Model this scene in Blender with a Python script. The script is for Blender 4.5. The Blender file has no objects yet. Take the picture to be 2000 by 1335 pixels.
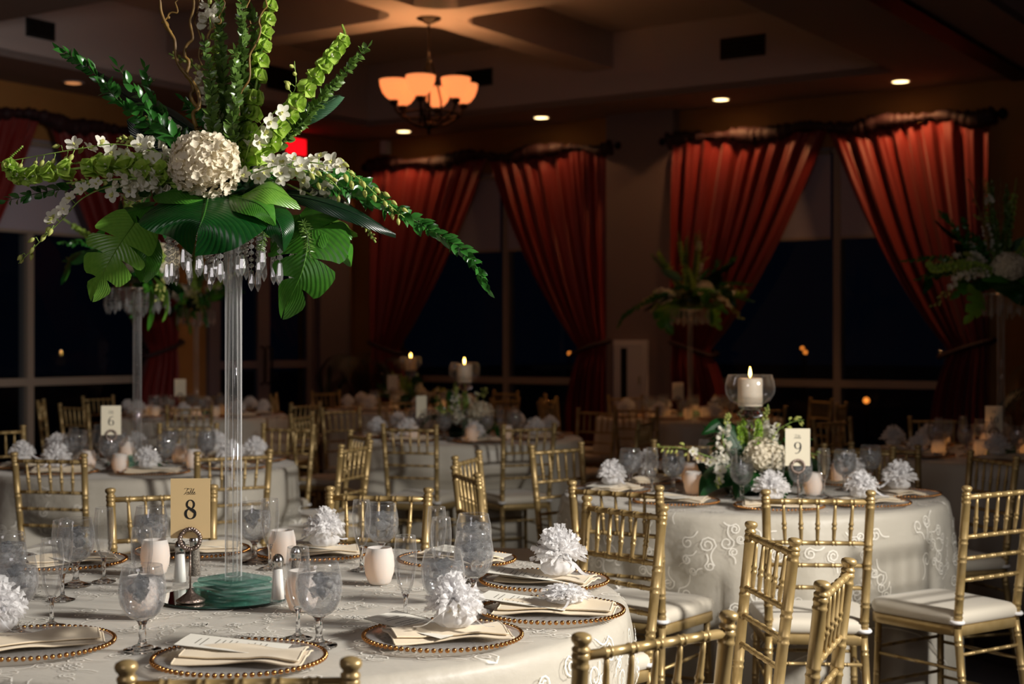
import bpy, bmesh, math, random
from mathutils import Vector, Matrix, Euler, noise
from math import sin, cos, pi, sqrt, radians

sc = bpy.context.scene
COL = sc.collection
F, CX, CY, CZ = 2850.0, 1000.0, 668.0, 1.40          # focal length in pixels, camera height

# ------------------------------------------------------------------ camera
cam = bpy.data.cameras.new('camera')
co = bpy.data.objects.new('camera', cam)
COL.objects.link(co)
co.location = (0, 0, CZ)
co.rotation_euler = (pi / 2, 0, 0)
cam.lens = 51.3
cam.sensor_width = 36
cam.clip_end = 200
cam.dof.use_dof = True
cam.dof.focus_distance = 3.45
cam.dof.aperture_fstop = 3.8
cam.dof.aperture_blades = 9
sc.camera = co

# ------------------------------------------------------------------ world, exposure
w = bpy.data.worlds.new('night')
sc.world = w
w.use_nodes = True
w.node_tree.nodes['Background'].inputs[0].default_value = (0.25, 0.45, 1.0, 1)
w.node_tree.nodes['Background'].inputs[1].default_value = 0.0022
sc.view_settings.view_transform = 'Standard'
sc.view_settings.look = 'None'
sc.view_settings.gamma = 1
sc.view_settings.use_curve_mapping = False
sc.view_settings.exposure = 0.0
cy = sc.cycles
cy.use_denoising = True
cy.max_bounces = 14
cy.transmission_bounces = 12
cy.transparent_max_bounces = 24
cy.glossy_bounces = 6
cy.diffuse_bounces = 3
cy.sample_clamp_indirect = 3.0
cy.sample_clamp_direct = 0.0
cy.use_light_tree = True

# ------------------------------------------------------------------ main lights
def lamp(name, kind, loc, energy, color, target=None, **kw):
    l = bpy.data.lights.new(name, kind)
    l.energy = energy
    l.color = color
    for k, v in kw.items():
        setattr(l, k, v)
    o = bpy.data.objects.new(name, l)
    COL.objects.link(o)
    o.location = loc
    if target is not None:
        d = Vector(target) - Vector(loc)
        o.rotation_euler = d.to_track_quat('-Z', 'Y').to_euler()
    return o

# photographer's flash on a stand, out of frame on the right, thrown across the tables
lamp('flash_lamp', 'SPOT', (3.5, 2.3, 2.75), 1330, (1.0, 0.95, 0.88), (-1.1, 4.3, 1.15),
     spot_size=radians(92), spot_blend=0.8, shadow_soft_size=0.22)
# unseen soft fill lamp behind the camera, added to lift the ambient light
lamp('fill_lamp', 'AREA', (-1.6, -1.2, 2.9), 29, (1.0, 0.93, 0.95), (-1.6, 6.0, 1.9),
     shape='DISK', size=1.6)

# ------------------------------------------------------------------ helpers
def W(px, py, d):
    return Vector(((px - CX) / F * d, d, CZ - (py - CY) / F * d))

TH = math.atan(2850 / 4300.0)
EU = Vector((cos(TH), -sin(TH), 0))
EV = Vector((sin(TH), cos(TH), 0))
def R(u, v, z):
    return EU * u + EV * v + Vector((0, 0, z))

def srgb(h):
    h = h.lstrip('#')
    c = [int(h[i:i + 2], 16) / 255 for i in (0, 2, 4)]
    return tuple((x / 12.92 if x <= 0.04045 else ((x + 0.055) / 1.055) ** 2.4) for x in c) + (1,)

M = {}
def mat(name, color='#808080', rough=0.5, metal=0.0, **kw):
    m = bpy.data.materials.new(name)
    m.use_nodes = True
    nt = m.node_tree
    b = nt.nodes['Principled BSDF']
    c = srgb(color) if isinstance(color, str) else tuple(color) + (1,)
    b.inputs['Base Color'].default_value = c
    b.inputs['Roughness'].default_value = rough
    b.inputs['Metallic'].default_value = metal
    if 'trans' in kw: b.inputs['Transmission Weight'].default_value = kw['trans']
    if 'ior' in kw: b.inputs['IOR'].default_value = kw['ior']
    if 'sheen' in kw: b.inputs['Sheen Weight'].default_value = kw['sheen']
    if 'coat' in kw: b.inputs['Coat Weight'].default_value = kw['coat']
    if 'spec' in kw: b.inputs['Specular IOR Level'].default_value = kw['spec']
    if 'emit' in kw:
        b.inputs['Emission Color'].default_value = srgb(kw['emit'][0])
        b.inputs['Emission Strength'].default_value = kw['emit'][1]
    L = nt.links
    if 'noise' in kw:                       # (scale, second colour, detail)
        s, c2, det = kw['noise']
        tc = nt.nodes.new('ShaderNodeTexCoord')
        n = nt.nodes.new('ShaderNodeTexNoise')
        n.inputs['Scale'].default_value = s
        n.inputs['Detail'].default_value = det
        r = nt.nodes.new('ShaderNodeValToRGB')
        r.color_ramp.elements[0].position = 0.35
        r.color_ramp.elements[1].position = 0.68
        r.color_ramp.elements[0].color = c
        r.color_ramp.elements[1].color = srgb(c2)
        L.new(tc.outputs['Object'], n.inputs['Vector'])
        L.new(n.outputs['Fac'], r.inputs['Fac'])
        L.new(r.outputs['Color'], b.inputs['Base Color'])
    if 'bump' in kw:                        # (scale, strength, distance)
        s, st, di = kw['bump']
        tc = nt.nodes.new('ShaderNodeTexCoord')
        n = nt.nodes.new('ShaderNodeTexNoise')
        n.inputs['Scale'].default_value = s
        n.inputs['Detail'].default_value = 4
        bp = nt.nodes.new('ShaderNodeBump')
        bp.inputs['Strength'].default_value = st
        bp.inputs['Distance'].default_value = di
        L.new(tc.outputs['Object'], n.inputs['Vector'])
        L.new(n.outputs['Fac'], bp.inputs['Height'])
        L.new(bp.outputs['Normal'], b.inputs['Normal'])
    if 'lucent' in kw:                      # share of light passing through thin cloth, leaf or petal
        out = nt.nodes['Material Output']
        t = nt.nodes.new('ShaderNodeBsdfTranslucent')
        mx = nt.nodes.new('ShaderNodeMixShader')
        mx.inputs[0].default_value = kw['lucent']
        if b.inputs['Base Color'].links:
            L.new(b.inputs['Base Color'].links[0].from_socket, t.inputs['Color'])
        else:
            t.inputs['Color'].default_value = c
        L.new(b.outputs[0], mx.inputs[1])
        L.new(t.outputs[0], mx.inputs[2])
        L.new(mx.outputs[0], out.inputs[0])
    if 'sheer' in kw:                       # open weave: part of every ray passes
        out = nt.nodes['Material Output']
        src = out.inputs[0].links[0].from_socket
        t = nt.nodes.new('ShaderNodeBsdfTransparent')
        mx = nt.nodes.new('ShaderNodeMixShader')
        mx.inputs[0].default_value = kw['sheer']
        L.new(src, mx.inputs[1])
        L.new(t.outputs[0], mx.inputs[2])
        L.new(mx.outputs[0], out.inputs[0])
    M[name] = m
    return m

def thin_glass(name, tint=(1, 1, 1), gain=1.6, rough=0.0, body=0.0, bump=None, cap=.30):
    m = bpy.data.materials.new(name)
    m.use_nodes = True
    nt = m.node_tree
    nt.nodes.remove(nt.nodes['Principled BSDF'])
    out = nt.nodes['Material Output']
    tr = nt.nodes.new('ShaderNodeBsdfTransparent')
    tr.inputs[0].default_value = tint + (1,)
    gl = nt.nodes.new('ShaderNodeBsdfGlossy')
    gl.inputs['Roughness'].default_value = rough
    fr = nt.nodes.new('ShaderNodeFresnel')
    fr.inputs[0].default_value = 1.5
    mu = nt.nodes.new('ShaderNodeMath')
    mu.operation = 'MULTIPLY'
    mu.use_clamp = True
    mu.inputs[1].default_value = gain
    mn = nt.nodes.new('ShaderNodeMath')
    mn.operation = 'MINIMUM'
    mn.inputs[1].default_value = cap
    nt.links.new(mu.outputs[0], mn.inputs[0])
    mx = nt.nodes.new('ShaderNodeMixShader')
    nt.links.new(fr.outputs[0], mu.inputs[0])
    nt.links.new(mn.outputs[0], mx.inputs[0])
    nt.links.new(tr.outputs[0], mx.inputs[1])
    nt.links.new(gl.outputs[0], mx.inputs[2])
    nt.links.new(mx.outputs[0], out.inputs[0])
    if body:                                # clouding: ice and condensation in water, a painted milky lit look on glass
        df = nt.nodes.new('ShaderNodeBsdfTranslucent')
        d2 = nt.nodes.new('ShaderNodeBsdfDiffuse')
        m1 = nt.nodes.new('ShaderNodeMixShader')
        m2 = nt.nodes.new('ShaderNodeMixShader')
        nt.links.new(df.outputs[0], m1.inputs[1]); nt.links.new(d2.outputs[0], m1.inputs[2])
        nt.links.new(mx.outputs[0], m2.inputs[1]); nt.links.new(m1.outputs[0], m2.inputs[2])
        nt.links.new(m2.outputs[0], out.inputs[0])
        m2.inputs[0].default_value = body
        if not bump:                        # more white at grazing angles paints in bright edge outlines
            lw = nt.nodes.new('ShaderNodeLayerWeight'); lw.inputs[0].default_value = .5
            pw = nt.nodes.new('ShaderNodeMath'); pw.operation = 'POWER'; pw.inputs[1].default_value = 5
            ma = nt.nodes.new('ShaderNodeMath'); ma.operation = 'MULTIPLY_ADD'; ma.inputs[1].default_value = min(.5, body * 9); ma.inputs[2].default_value = body
            nt.links.new(lw.outputs['Facing'], pw.inputs[0]); nt.links.new(pw.outputs[0], ma.inputs[0]); nt.links.new(ma.outputs[0], m2.inputs[0])
        if bump:
            tc = nt.nodes.new('ShaderNodeTexCoord'); no = nt.nodes.new('ShaderNodeTexNoise'); rr = nt.nodes.new('ShaderNodeMapRange')
            no.inputs['Scale'].default_value = bump[0]; no.inputs['Detail'].default_value = 4; no.inputs['Distortion'].default_value = 1.5
            rr.inputs['From Min'].default_value = .42; rr.inputs['From Max'].default_value = .68; rr.inputs['To Min'].default_value = body * .4; rr.inputs['To Max'].default_value = body * 3.4
            nt.links.new(tc.outputs['Object'], no.inputs['Vector']); nt.links.new(no.outputs['Fac'], rr.inputs['Value']); nt.links.new(rr.outputs[0], m2.inputs[0])
            bp = nt.nodes.new('ShaderNodeBump'); bp.inputs['Strength'].default_value = bump[1]; bp.inputs['Distance'].default_value = bump[2]
            nt.links.new(no.outputs['Fac'], bp.inputs['Height']); nt.links.new(bp.outputs[0], gl.inputs['Normal'])
    M[name] = m
    return m

# cloth, wood, wall
mat('satin', '#d0c9ba', 0.42, sheen=0.3, bump=(9, 0.25, 0.02))
mat('satin_far', '#a59a90', 0.55, sheen=0.2, bump=(9, 0.25, 0.02))
mat('organza', '#dcd7cc', 0.5, sheen=0.4, sheer=0.52, lucent=0.3, bump=(14, 0.5, 0.02))
mat('embroidery', '#faf6ec', 0.5)
mat('gold_paint', '#b59b6b', 0.36, 0.42, noise=(18, '#a48a58', 3))
mat('gold_bead', '#c48a50', 0.22, 1.0)
mat('cushion', '#d8cfbd', 0.6, sheen=0.3, bump=(40, 0.15, 0.003))
mat('strap', '#eceae8', 0.6)
mat('napkin', '#e2d1b4', 0.6, sheen=0.3, bump=(60, 0.2, 0.002))
mat('card_paper', '#ddc08d', 0.7)
mat('card_paper_pale', '#e6ddc4', 0.7)
mat('menu_paper', '#ece8dc', 0.6)
mat('ink', '#14120f', 0.6)
mat('ink_grey', '#8b867c', 0.7)
mat('tulle', '#fdfcfc', 0.5, lucent=0.45, sheer=0.25)
mat('ribbon', '#f6f6fa', 0.3, sheen=0.5, lucent=0.2)
mat('candle_wax', '#efe3cf', 0.5, lucent=0.25)
mat('frosted_glass', '#efebe6', 0.6, lucent=0.45)
mat('flame', '#ffcf70', 0.5, emit=('#ffc35a', 26))
mat('wick', '#1a1410', 0.9)
mat('silver', '#c8c6c2', 0.22, 1.0)
mat('pewter', '#9b8a80', 0.35, 0.95, bump=(120, 0.6, 0.004))
mat('salt', '#f2f0ea', 0.8)
mat('pepper', '#4a4038', 0.8, noise=(300, '#a39a8c', 2))
mat('mirror', '#dfe6e2', 0.01, 1.0)
mat('green_edge', '#06302a', 0.15, 0.0, spec=0.8)
mat('stem_glass', (0.97, 0.98, 1.0), 0.0, trans=1.0, ior=1.45)
mat('ice', (0.9, 0.93, 0.97), 0.12, trans=1.0, ior=1.31, bump=(120, 0.7, 0.01))
thin_glass('bowl_glass', gain=1.7, cap=.42, body=.035)
thin_glass('green_glass', tint=(.66, .93, .87), gain=2.2, cap=.4, body=.035)
thin_glass('globe_glass', gain=2.0, cap=.45, body=.03)
thin_glass('crystal', gain=4.0, cap=.6, body=.16)  # body whitens the crystals, brightness painted into the glass
def edge_glass(name, m=None):
    """clear rod: see-through at its middle, bright streaks painted as white bands along its edges"""
    m = thin_glass(name, gain=1.6, cap=.5)
    nt = m.node_tree
    out = nt.nodes['Material Output']
    src = out.inputs[0].links[0].from_socket
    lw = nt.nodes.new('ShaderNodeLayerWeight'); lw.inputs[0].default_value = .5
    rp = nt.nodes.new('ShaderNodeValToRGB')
    e = rp.color_ramp.elements  # pale stops paint the rod's bright edge streaks
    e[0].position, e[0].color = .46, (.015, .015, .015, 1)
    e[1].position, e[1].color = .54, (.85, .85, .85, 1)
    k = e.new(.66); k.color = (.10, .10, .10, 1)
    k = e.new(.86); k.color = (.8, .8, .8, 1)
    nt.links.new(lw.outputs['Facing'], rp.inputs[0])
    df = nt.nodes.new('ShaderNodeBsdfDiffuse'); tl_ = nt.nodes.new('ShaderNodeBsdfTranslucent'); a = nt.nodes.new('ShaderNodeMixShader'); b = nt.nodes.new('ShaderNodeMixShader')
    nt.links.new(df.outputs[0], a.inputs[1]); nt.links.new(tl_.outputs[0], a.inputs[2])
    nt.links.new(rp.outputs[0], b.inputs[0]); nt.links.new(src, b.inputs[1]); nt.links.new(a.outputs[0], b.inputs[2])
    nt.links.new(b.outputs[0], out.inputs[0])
edge_glass('acrylic')
thin_glass('water', tint=(.90, .91, .93), gain=1.2, cap=.45, rough=.05, body=.12, bump=(60, .9, .01))
thin_glass('window_glass', tint=(0.8, 0.85, 0.9), gain=0.22)
thin_glass('charger_glass', tint=(0.97, 0.95, 0.93), gain=.5, rough=0.12, body=.05)
# plants
mat('leaf_dark', '#0f3518', 0.3, lucent=0.18, spec=0.55)
mat('leaf_ruscus', '#33702a', 0.22, lucent=0.22, spec=0.8)
mat('leaf_myrtle', '#64843c', 0.3, lucent=0.3, spec=.7)
mat('bell_green', '#c6df6c', 0.45, lucent=0.4, noise=(60, '#9dc548', 2))
mat('stem_green', '#8aa84c', 0.5)
mat('stem_dark', '#3f5a2a', 0.6)
mat('willow', '#8a6a2c', 0.5, noise=(40, '#5c421c', 3))
mat('petal_white', '#f7f3e4', 0.55, lucent=0.35)
mat('petal_cream', '#f4ead2', 0.6, lucent=0.3)
mat('petal_lime', '#dfe08c', 0.5, lucent=0.35)
mat('bud', '#c9cf74', 0.45, lucent=0.3)
mat('palm', '#0d1f12', 0.5)
mat('terracotta', '#3a2820', 0.7)
# room
mat('wall_paint', '#a5713a', 0.85, noise=(1.5, '#96652f', 3))
mat('ceiling_paint', '#b9a9a6', 0.9)
mat('soffit_paint', '#96837c', 0.9)
mat('trim_paint', '#6f6066', 0.6)
mat('frame_paint', '#9b8a7c', 0.5)
mat('column_paint', '#7d6a66', 0.8)
mat('blind_cloth', '#a79da8', 0.8)
mat('carpet', '#2a2026', 0.95, noise=(6, '#1c161c', 4))
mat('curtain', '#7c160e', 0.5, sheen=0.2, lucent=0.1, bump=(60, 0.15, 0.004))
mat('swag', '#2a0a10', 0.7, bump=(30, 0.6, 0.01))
mat('black_metal', '#0d0c0c', 0.5, 0.6)
mat('bronze', '#1a120c', 0.45, 0.5)
mat('vent', '#17191b', 0.6, 0.3)
mat('cabinet_white', '#cdc4c4', 0.5)
mat('red_glow', '#d01020', 0.5, emit=('#ff0a18', 1.6))
mat('white_glow', '#ffffff', 0.5, emit=('#ffe2b0', 6))
mat('downlight', '#ffffff', 0.5, emit=('#ffdc9c', 5))
mat('garden_glow', '#ffffff', 0.5, emit=('#ff8a30', 2.2))
mat('shade_glass', '#f0b070', 0.5, lucent=0.5, emit=('#ffb070', 1.12))

def leaf_veins(name, base, dark, vein, lucent=0.25, rough=0.3):
    """leaf blade whose own colour shows a pale midrib and faint side veins (UV: x across, y along)"""
    m = mat(name, base, rough, lucent=lucent, spec=0.5)
    nt = m.node_tree
    L = nt.links
    b = nt.nodes['Principled BSDF']
    uv = nt.nodes.new('ShaderNodeUVMap')
    sep = nt.nodes.new('ShaderNodeSeparateXYZ')
    L.new(uv.outputs[0], sep.inputs[0])
    def math_(op, a, bb):
        n = nt.nodes.new('ShaderNodeMath')
        n.operation = op
        for i, v in enumerate((a, bb)):
            if hasattr(v, 'links'): L.new(v, n.inputs[i])
            elif v is not None: n.inputs[i].default_value = v
        return n.outputs[0]
    ax = math_('ABSOLUTE', math_('SUBTRACT', sep.outputs[0], 0.5), None)
    mid = math_('LESS_THAN', ax, 0.012)
    wv = math_('SINE', math_('MULTIPLY', math_('SUBTRACT', sep.outputs[1], math_('MULTIPLY', ax, 0.55)), 120.0), None)
    rib = math_('MULTIPLY', math_('GREATER_THAN', wv, 0.96), 0.18)
    fac = math_('MAXIMUM', mid, rib)
    n = nt.nodes.new('ShaderNodeTexNoise')
    n.inputs['Scale'].default_value = 14
    mx0 = nt.nodes.new('ShaderNodeMixRGB')
    mx0.inputs[1].default_value = srgb(base)
    mx0.inputs[2].default_value = srgb(dark)
    L.new(n.outputs['Fac'], mx0.inputs[0])
    mx = nt.nodes.new('ShaderNodeMixRGB')
    L.new(fac, mx.inputs[0])
    L.new(mx0.outputs[0], mx.inputs[1])
    mx.inputs[2].default_value = srgb(vein)
    L.new(mx.outputs[0], b.inputs['Base Color'])
    for nd in nt.nodes:
        if nd.type == 'BSDF_TRANSLUCENT': L.new(mx.outputs[0], nd.inputs['Color'])
    bp = nt.nodes.new('ShaderNodeBump')
    bp.inputs['Strength'].default_value = 0.22
    bp.inputs['Distance'].default_value = 0.0015
    L.new(wv, bp.inputs['Height'])
    L.new(bp.outputs['Normal'], b.inputs['Normal'])
leaf_veins('leaf_big_dark', '#12501a', '#0a3313', '#4d8a30', 0.2)
leaf_veins('leaf_big_bright', '#86bb46', '#5f9c34', '#a5c85e', 0.38)
leaf_veins('leaf_big_mid', '#54962f', '#337422', '#84b24a', 0.32)
leaf_veins('leaf_silver', '#5f8a68', '#3d6b4a', '#9dbd9a', 0.25)
leaf_veins('leaf_blade_dark', '#0b2c17', '#06190d', '#1c4a26', 0.1)

class MB:
    def __init__(s):
        s.v = []; s.f = []; s.mi = []; s.uv = {}; s.sm = []
    def face(s, idx, mi=0, uv=None, smooth=True):
        s.f.append(tuple(idx)); s.mi.append(mi); s.sm.append(smooth)
        if uv: s.uv[len(s.f) - 1] = uv
    def grid(s, P, nu, nv, mi=0, closed_u=False, uvf=None):
        """P[i][j], i in nu+1, j in nv+1"""
        b = len(s.v)
        for row in P: s.v.extend(Vector(p) for p in row)
        n1 = nv + 1
        for i in range(nu):
            i2 = i + 1
            if closed_u and i == nu - 1: i2 = 0
            for j in range(nv):
                uv = None
                if uvf: uv = [uvf(i, j), uvf(i, j + 1), uvf(i + 1, j + 1), uvf(i + 1, j)]
                s.face((b + i * n1 + j, b + i * n1 + j + 1, b + i2 * n1 + j + 1, b + i2 * n1 + j), mi, uv)
    def box(s, x0, x1, y0, y1, z0, z1, fn=None, mi=0):
        b = len(s.v)
        for z in (z0, z1):
            for (x, y) in ((x0, y0), (x1, y0), (x1, y1), (x0, y1)):
                s.v.append(fn(x, y, z) if fn else Vector((x, y, z)))
        for q in ((0, 3, 2, 1), (4, 5, 6, 7), (0, 1, 5, 4), (1, 2, 6, 5), (2, 3, 7, 6), (3, 0, 4, 7)):
            s.face([b + k for k in q], mi, smooth=False)
    def lathe(s, prof, c=(0, 0, 0), n=20, mi=0, mat4=None, cap0=True, cap1=True, ph=0.0):
        """prof: list of (radius, z)"""
        c = Vector(c)
        b = len(s.v)
        for (r, z) in prof:
            for k in range(n):
                a = 2 * pi * k / n + ph
                p = Vector((r * cos(a), r * sin(a), z))
                if mat4: p = mat4 @ p
                s.v.append(p + c)
        for i in range(len(prof) - 1):
            for k in range(n):
                k2 = (k + 1) % n
                s.face((b + i * n + k, b + i * n + k2, b + (i + 1) * n + k2, b + (i + 1) * n + k), mi)
        if cap0 and prof[0][0] > 1e-5: s.face([b + k for k in range(n)][::-1], mi, smooth=False)
        if cap1 and prof[-1][0] > 1e-5: s.face([b + (len(prof) - 1) * n + k for k in range(n)], mi, smooth=False)
    def tube(s, pts, rad, n=8, mi=0, caps=True):
        pts = [Vector(p) for p in pts]
        m = len(pts)
        if not hasattr(rad, '__len__'): rad = [rad] * m
        b = len(s.v)
        t0 = (pts[1] - pts[0]).normalized()
        up = Vector((0, 0, 1)) if abs(t0.z) < 0.9 else Vector((1, 0, 0))
        x = t0.cross(up).normalized()
        for i, p in enumerate(pts):
            t = (pts[min(i + 1, m - 1)] - pts[max(i - 1, 0)])
            t = t.normalized() if t.length > 1e-9 else t0
            x = (x - t * x.dot(t))
            x = x.normalized() if x.length > 1e-6 else t.orthogonal().normalized()
            y = t.cross(x)
            for k in range(n):
                a = 2 * pi * k / n
                s.v.append(p + (x * cos(a) + y * sin(a)) * rad[i])
        for i in range(m - 1):
            for k in range(n):
                k2 = (k + 1) % n
                s.face((b + i * n + k, b + i * n + k2, b + (i + 1) * n + k2, b + (i + 1) * n + k), mi)
        if caps:
            s.face([b + k for k in range(n)][::-1], mi)
            s.face([b + (m - 1) * n + k for k in range(n)], mi)
    def leaf(s, p, d, nrm, L, wd, mi=0, fold=0.25, droop=0.15, nseg=4, tipw=0.85):
        """small pointed leaf from p along d"""
        p = Vector(p); d = Vector(d).normalized(); nrm = Vector(nrm)
        nrm = nrm - d * nrm.dot(d)
        nrm = nrm.normalized() if nrm.length > 1e-6 else d.orthogonal().normalized()
        sd = d.cross(nrm)
        b = len(s.v)
        for i in range(nseg + 1):
            t = i / nseg
            c = p + d * (L * t) - nrm * (droop * L * t * t)
            ww = wd * 0.5 * (sin(pi * min(1, t ** tipw)) ** 0.9 if 0 < t < 1 else 0.02)
            s.v += [c - sd * ww + nrm * ww * fold, c, c + sd * ww + nrm * ww * fold]
        for i in range(nseg):
            for j in range(2):
                s.face((b + i * 3 + j, b + i * 3 + j + 1, b + i * 3 + 4 + j, b + i * 3 + 3 + j), mi)
    def build(s, name, mats, parent=None, org=None, smooth=True):
        me = bpy.data.meshes.new(name)
        o_ = Vector(org) if org is not None else Vector((0, 0, 0))
        me.from_pydata([tuple(v - o_) for v in s.v], [], s.f)
        if isinstance(mats, str): mats = [mats]
        for m in mats: me.materials.append(M[m])
        me.polygons.foreach_set('material_index', s.mi)
        me.polygons.foreach_set('use_smooth', [bool(a and smooth) for a in s.sm])
        if s.uv:
            ul = me.uv_layers.new(name='UVMap')
            for pi_, poly in enumerate(me.polygons):
                if pi_ in s.uv:
                    for li, q in zip(poly.loop_indices, s.uv[pi_]): ul.data[li].uv = q
        me.update()
        o = bpy.data.objects.new(name, me)
        COL.objects.link(o)
        if parent: o.parent = parent
        return o

def tag(o, label=None, cat=None, group=None, kind=None):
    if label: o['label'] = label
    if cat: o['category'] = cat
    if group: o['group'] = group
    if kind: o['kind'] = kind
    return o
def empty(name, loc=(0, 0, 0), rz=0.0, label=None, cat=None, group=None):
    o = bpy.data.objects.new(name, None)
    o.empty_display_size = 0.05
    COL.objects.link(o)
    o.location = loc
    o.rotation_euler = (0, 0, rz)
    return tag(o, label, cat, group)
def copy_tree(o, parent=None, skip=()):
    c = o.copy()
    COL.objects.link(c)
    c.parent = parent
    for ch in KIDS(o):
        if ch.name.split('.')[0] in skip: continue
        copy_tree(ch, c)
    return c
_kid_cache = {}
def KIDS(o):
    if o.name not in _kid_cache: _kid_cache[o.name] = list(o.children)
    return _kid_cache[o.name]
def place(proto, used, loc, rz, label, group=None, skip=(), scale=1.0):
    """first call moves the prototype itself, later calls copy it with its parts"""
    if proto.name in used: o = copy_tree(proto, None, skip)
    else:
        KIDS(proto)
        for k in KIDS(proto): KIDS(k)
        used.add(proto.name); o = proto
    o.location = loc
    o.rotation_euler = (0, 0, rz)
    o.scale = (scale, scale, scale)
    o['label'] = label
    if group: o['group'] = group
    return o
USED = set()

def cr(pts, n):
    """Catmull-Rom through points"""
    P = [Vector(p) for p in pts]
    P = [P[0] * 2 - P[1]] + P + [P[-1] * 2 - P[-2]]
    out = []
    seg = len(P) - 3
    for i in range(n + 1):
        t = i / n * seg
        k = min(int(t), seg - 1)
        t -= k
        a, b, c, d = P[k:k + 4]
        out.append(0.5 * ((2 * b) + (c - a) * t + (2 * a - 5 * b + 4 * c - d) * t * t + (3 * b - a - 3 * c + d) * t ** 3))
    return out

# ================================================================== ROOM
U0, V1 = -10.8, 13.0             # left wall plane, window wall plane (room axes u, v)
ZS, ZT, ZB = 3.695, 4.35, 4.0    # soffit, tray ceiling, beam underside
def rbox(name, m, boxes, kind='structure', parent=None, label=None):
    mb = MB()
    for (a, b, c, d, e, f) in boxes: mb.box(a, b, c, d, e, f, R)
    o = mb.build(name, m, parent, smooth=False)
    if kind: o['kind'] = kind
    if label: o['label'] = label
    return o
rbox('floor', 'carpet', [(U0 - .3, 6, -6, V1 + .3, -0.1, 0)], label='dark patterned carpet floor under the banquet tables')
# window wall with two tall openings
B1, B2, WZ0, WZ1 = (-10.30, -7.42), (-6.55, -3.65), 0.12, 3.22
rbox('wall_back', 'wall_paint', [
    (U0 - .3, B1[0], V1, V1 + .3, 0, 4.4), (B1[1], B2[0], V1, V1 + .3, 0, 4.4), (B2[1], 6, V1, V1 + .3, 0, 4.4),
    (B1[0], B1[1], V1, V1 + .3, WZ1, 4.4), (B2[0], B2[1], V1, V1 + .3, WZ1, 4.4),
    (B1[0], B1[1], V1, V1 + .3, 0, WZ0), (B2[0], B2[1], V1, V1 + .3, 0, WZ0)],
    label='ochre window wall across the far side of the ballroom')
LW, LD = (7.05, 10.05), (10.76, 12.38)
DZ = 3.0
rbox('wall_left', 'wall_paint', [
    (U0 - .3, U0, -6, LW[0], 0, 4.4), (U0 - .3, U0, LW[1], LD[0], 0, 4.4), (U0 - .3, U0, LD[1], V1, 0, 4.4),
    (U0 - .3, U0, LW[0], LW[1], WZ1, 4.4), (U0 - .3, U0, LW[0], LW[1], 0, WZ0), (U0 - .3, U0, LD[0], LD[1], DZ, 4.4)],
    label='ochre side wall with curtained window and glass doors')
rbox('trim_1', 'column_paint', [(-7.38, -6.62, V1 - .14, V1, 0, ZS)], label='pale pilaster between the two curtained windows')
rbox('trim_2', 'trim_paint', [(U0, U0 + .05, LD[1] - .02, LD[1] + .5, 0, 3.1), (U0, U0 + .05, LD[0] - .1, LD[0] + .02, 0, 3.1),
                               (U0, U0 + .05, LD[0] - .1, LD[1] + .5, DZ, 3.1)], label='pale casing around the glass doors')
rbox('baseboard_back', 'trim_paint', [(U0, B1[0], V1 - .02, V1, 0, .12), (B1[1], -7.38, V1 - .02, V1, 0, .12), (-6.62, B2[0], V1 - .02, V1, 0, .12), (B2[1], 6, V1 - .02, V1, 0, .12),
                                       (B1[0], B1[1], V1 - .02, V1, 0, .12), (B2[0], B2[1], V1 - .02, V1, 0, .12)])
rbox('baseboard_left', 'trim_paint', [(U0, U0 + .02, -6, LD[0] - .1, 0, .12)])
rbox('wall_right', 'wall_paint', [(6, 6.2, -6, V1 + .3, 0, 4.4)], label='ochre wall on the right, outside the picture')
rbox('wall_front', 'wall_paint', [(U0 - .3, 6.2, -6.2, -6, 0, 4.4)], label='ochre wall behind the camera')
# ceiling: soffit ring around the tray, tray top, fascias, second tray on the right
TU0, TU1, TV0, TV1 = -9.87, -4.14, 6.68, 12.12
SU0, SU1 = -2.75, 2.98
t_ = ZS + .06
rbox('ceiling', 'ceiling_paint', [
    (TU0 - .05, TU1 + .05, TV0 - .05, TV1 + .05, ZT, ZT + .1), (SU0 - .05, SU1 + .05, TV0 - .05, TV1 + .05, ZT, ZT + .1),
    (TU0, TU1, TV1, TV1 + .05, ZS, ZT), (TU0, TU1, TV0 - .05, TV0, ZS, ZT), (TU0 - .05, TU0, TV0, TV1, ZS, ZT), (TU1, TU1 + .05, TV0, TV1, ZS, ZT),
    (SU0, SU1, TV1, TV1 + .05, ZS, ZT), (SU0, SU1, TV0 - .05, TV0, ZS, ZT), (SU0 - .05, SU0, TV0, TV1, ZS, ZT), (SU1, SU1 + .05, TV0, TV1, ZS, ZT)],
    label='raised tray ceiling with pale fascias')
rbox('trim_3', 'soffit_paint', [
    (U0, 6, TV1, V1, ZS - .002, t_), (U0, TU0, TV0, TV1, ZS - .002, t_), (TU1, SU0, TV0, TV1, ZS - .002, t_),
    (SU1, 6, TV0, TV1, ZS - .002, t_), (U0, 6, -6.0, TV0, ZS - .002, t_)], label='lowered soffit around the tray ceiling')
rbox('trim_4', 'black_metal', [(-3.37, -3.19, 1.0, V1 - .05, ZS - .035, ZS - .002)], label='dark partition track running along the soffit')
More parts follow.
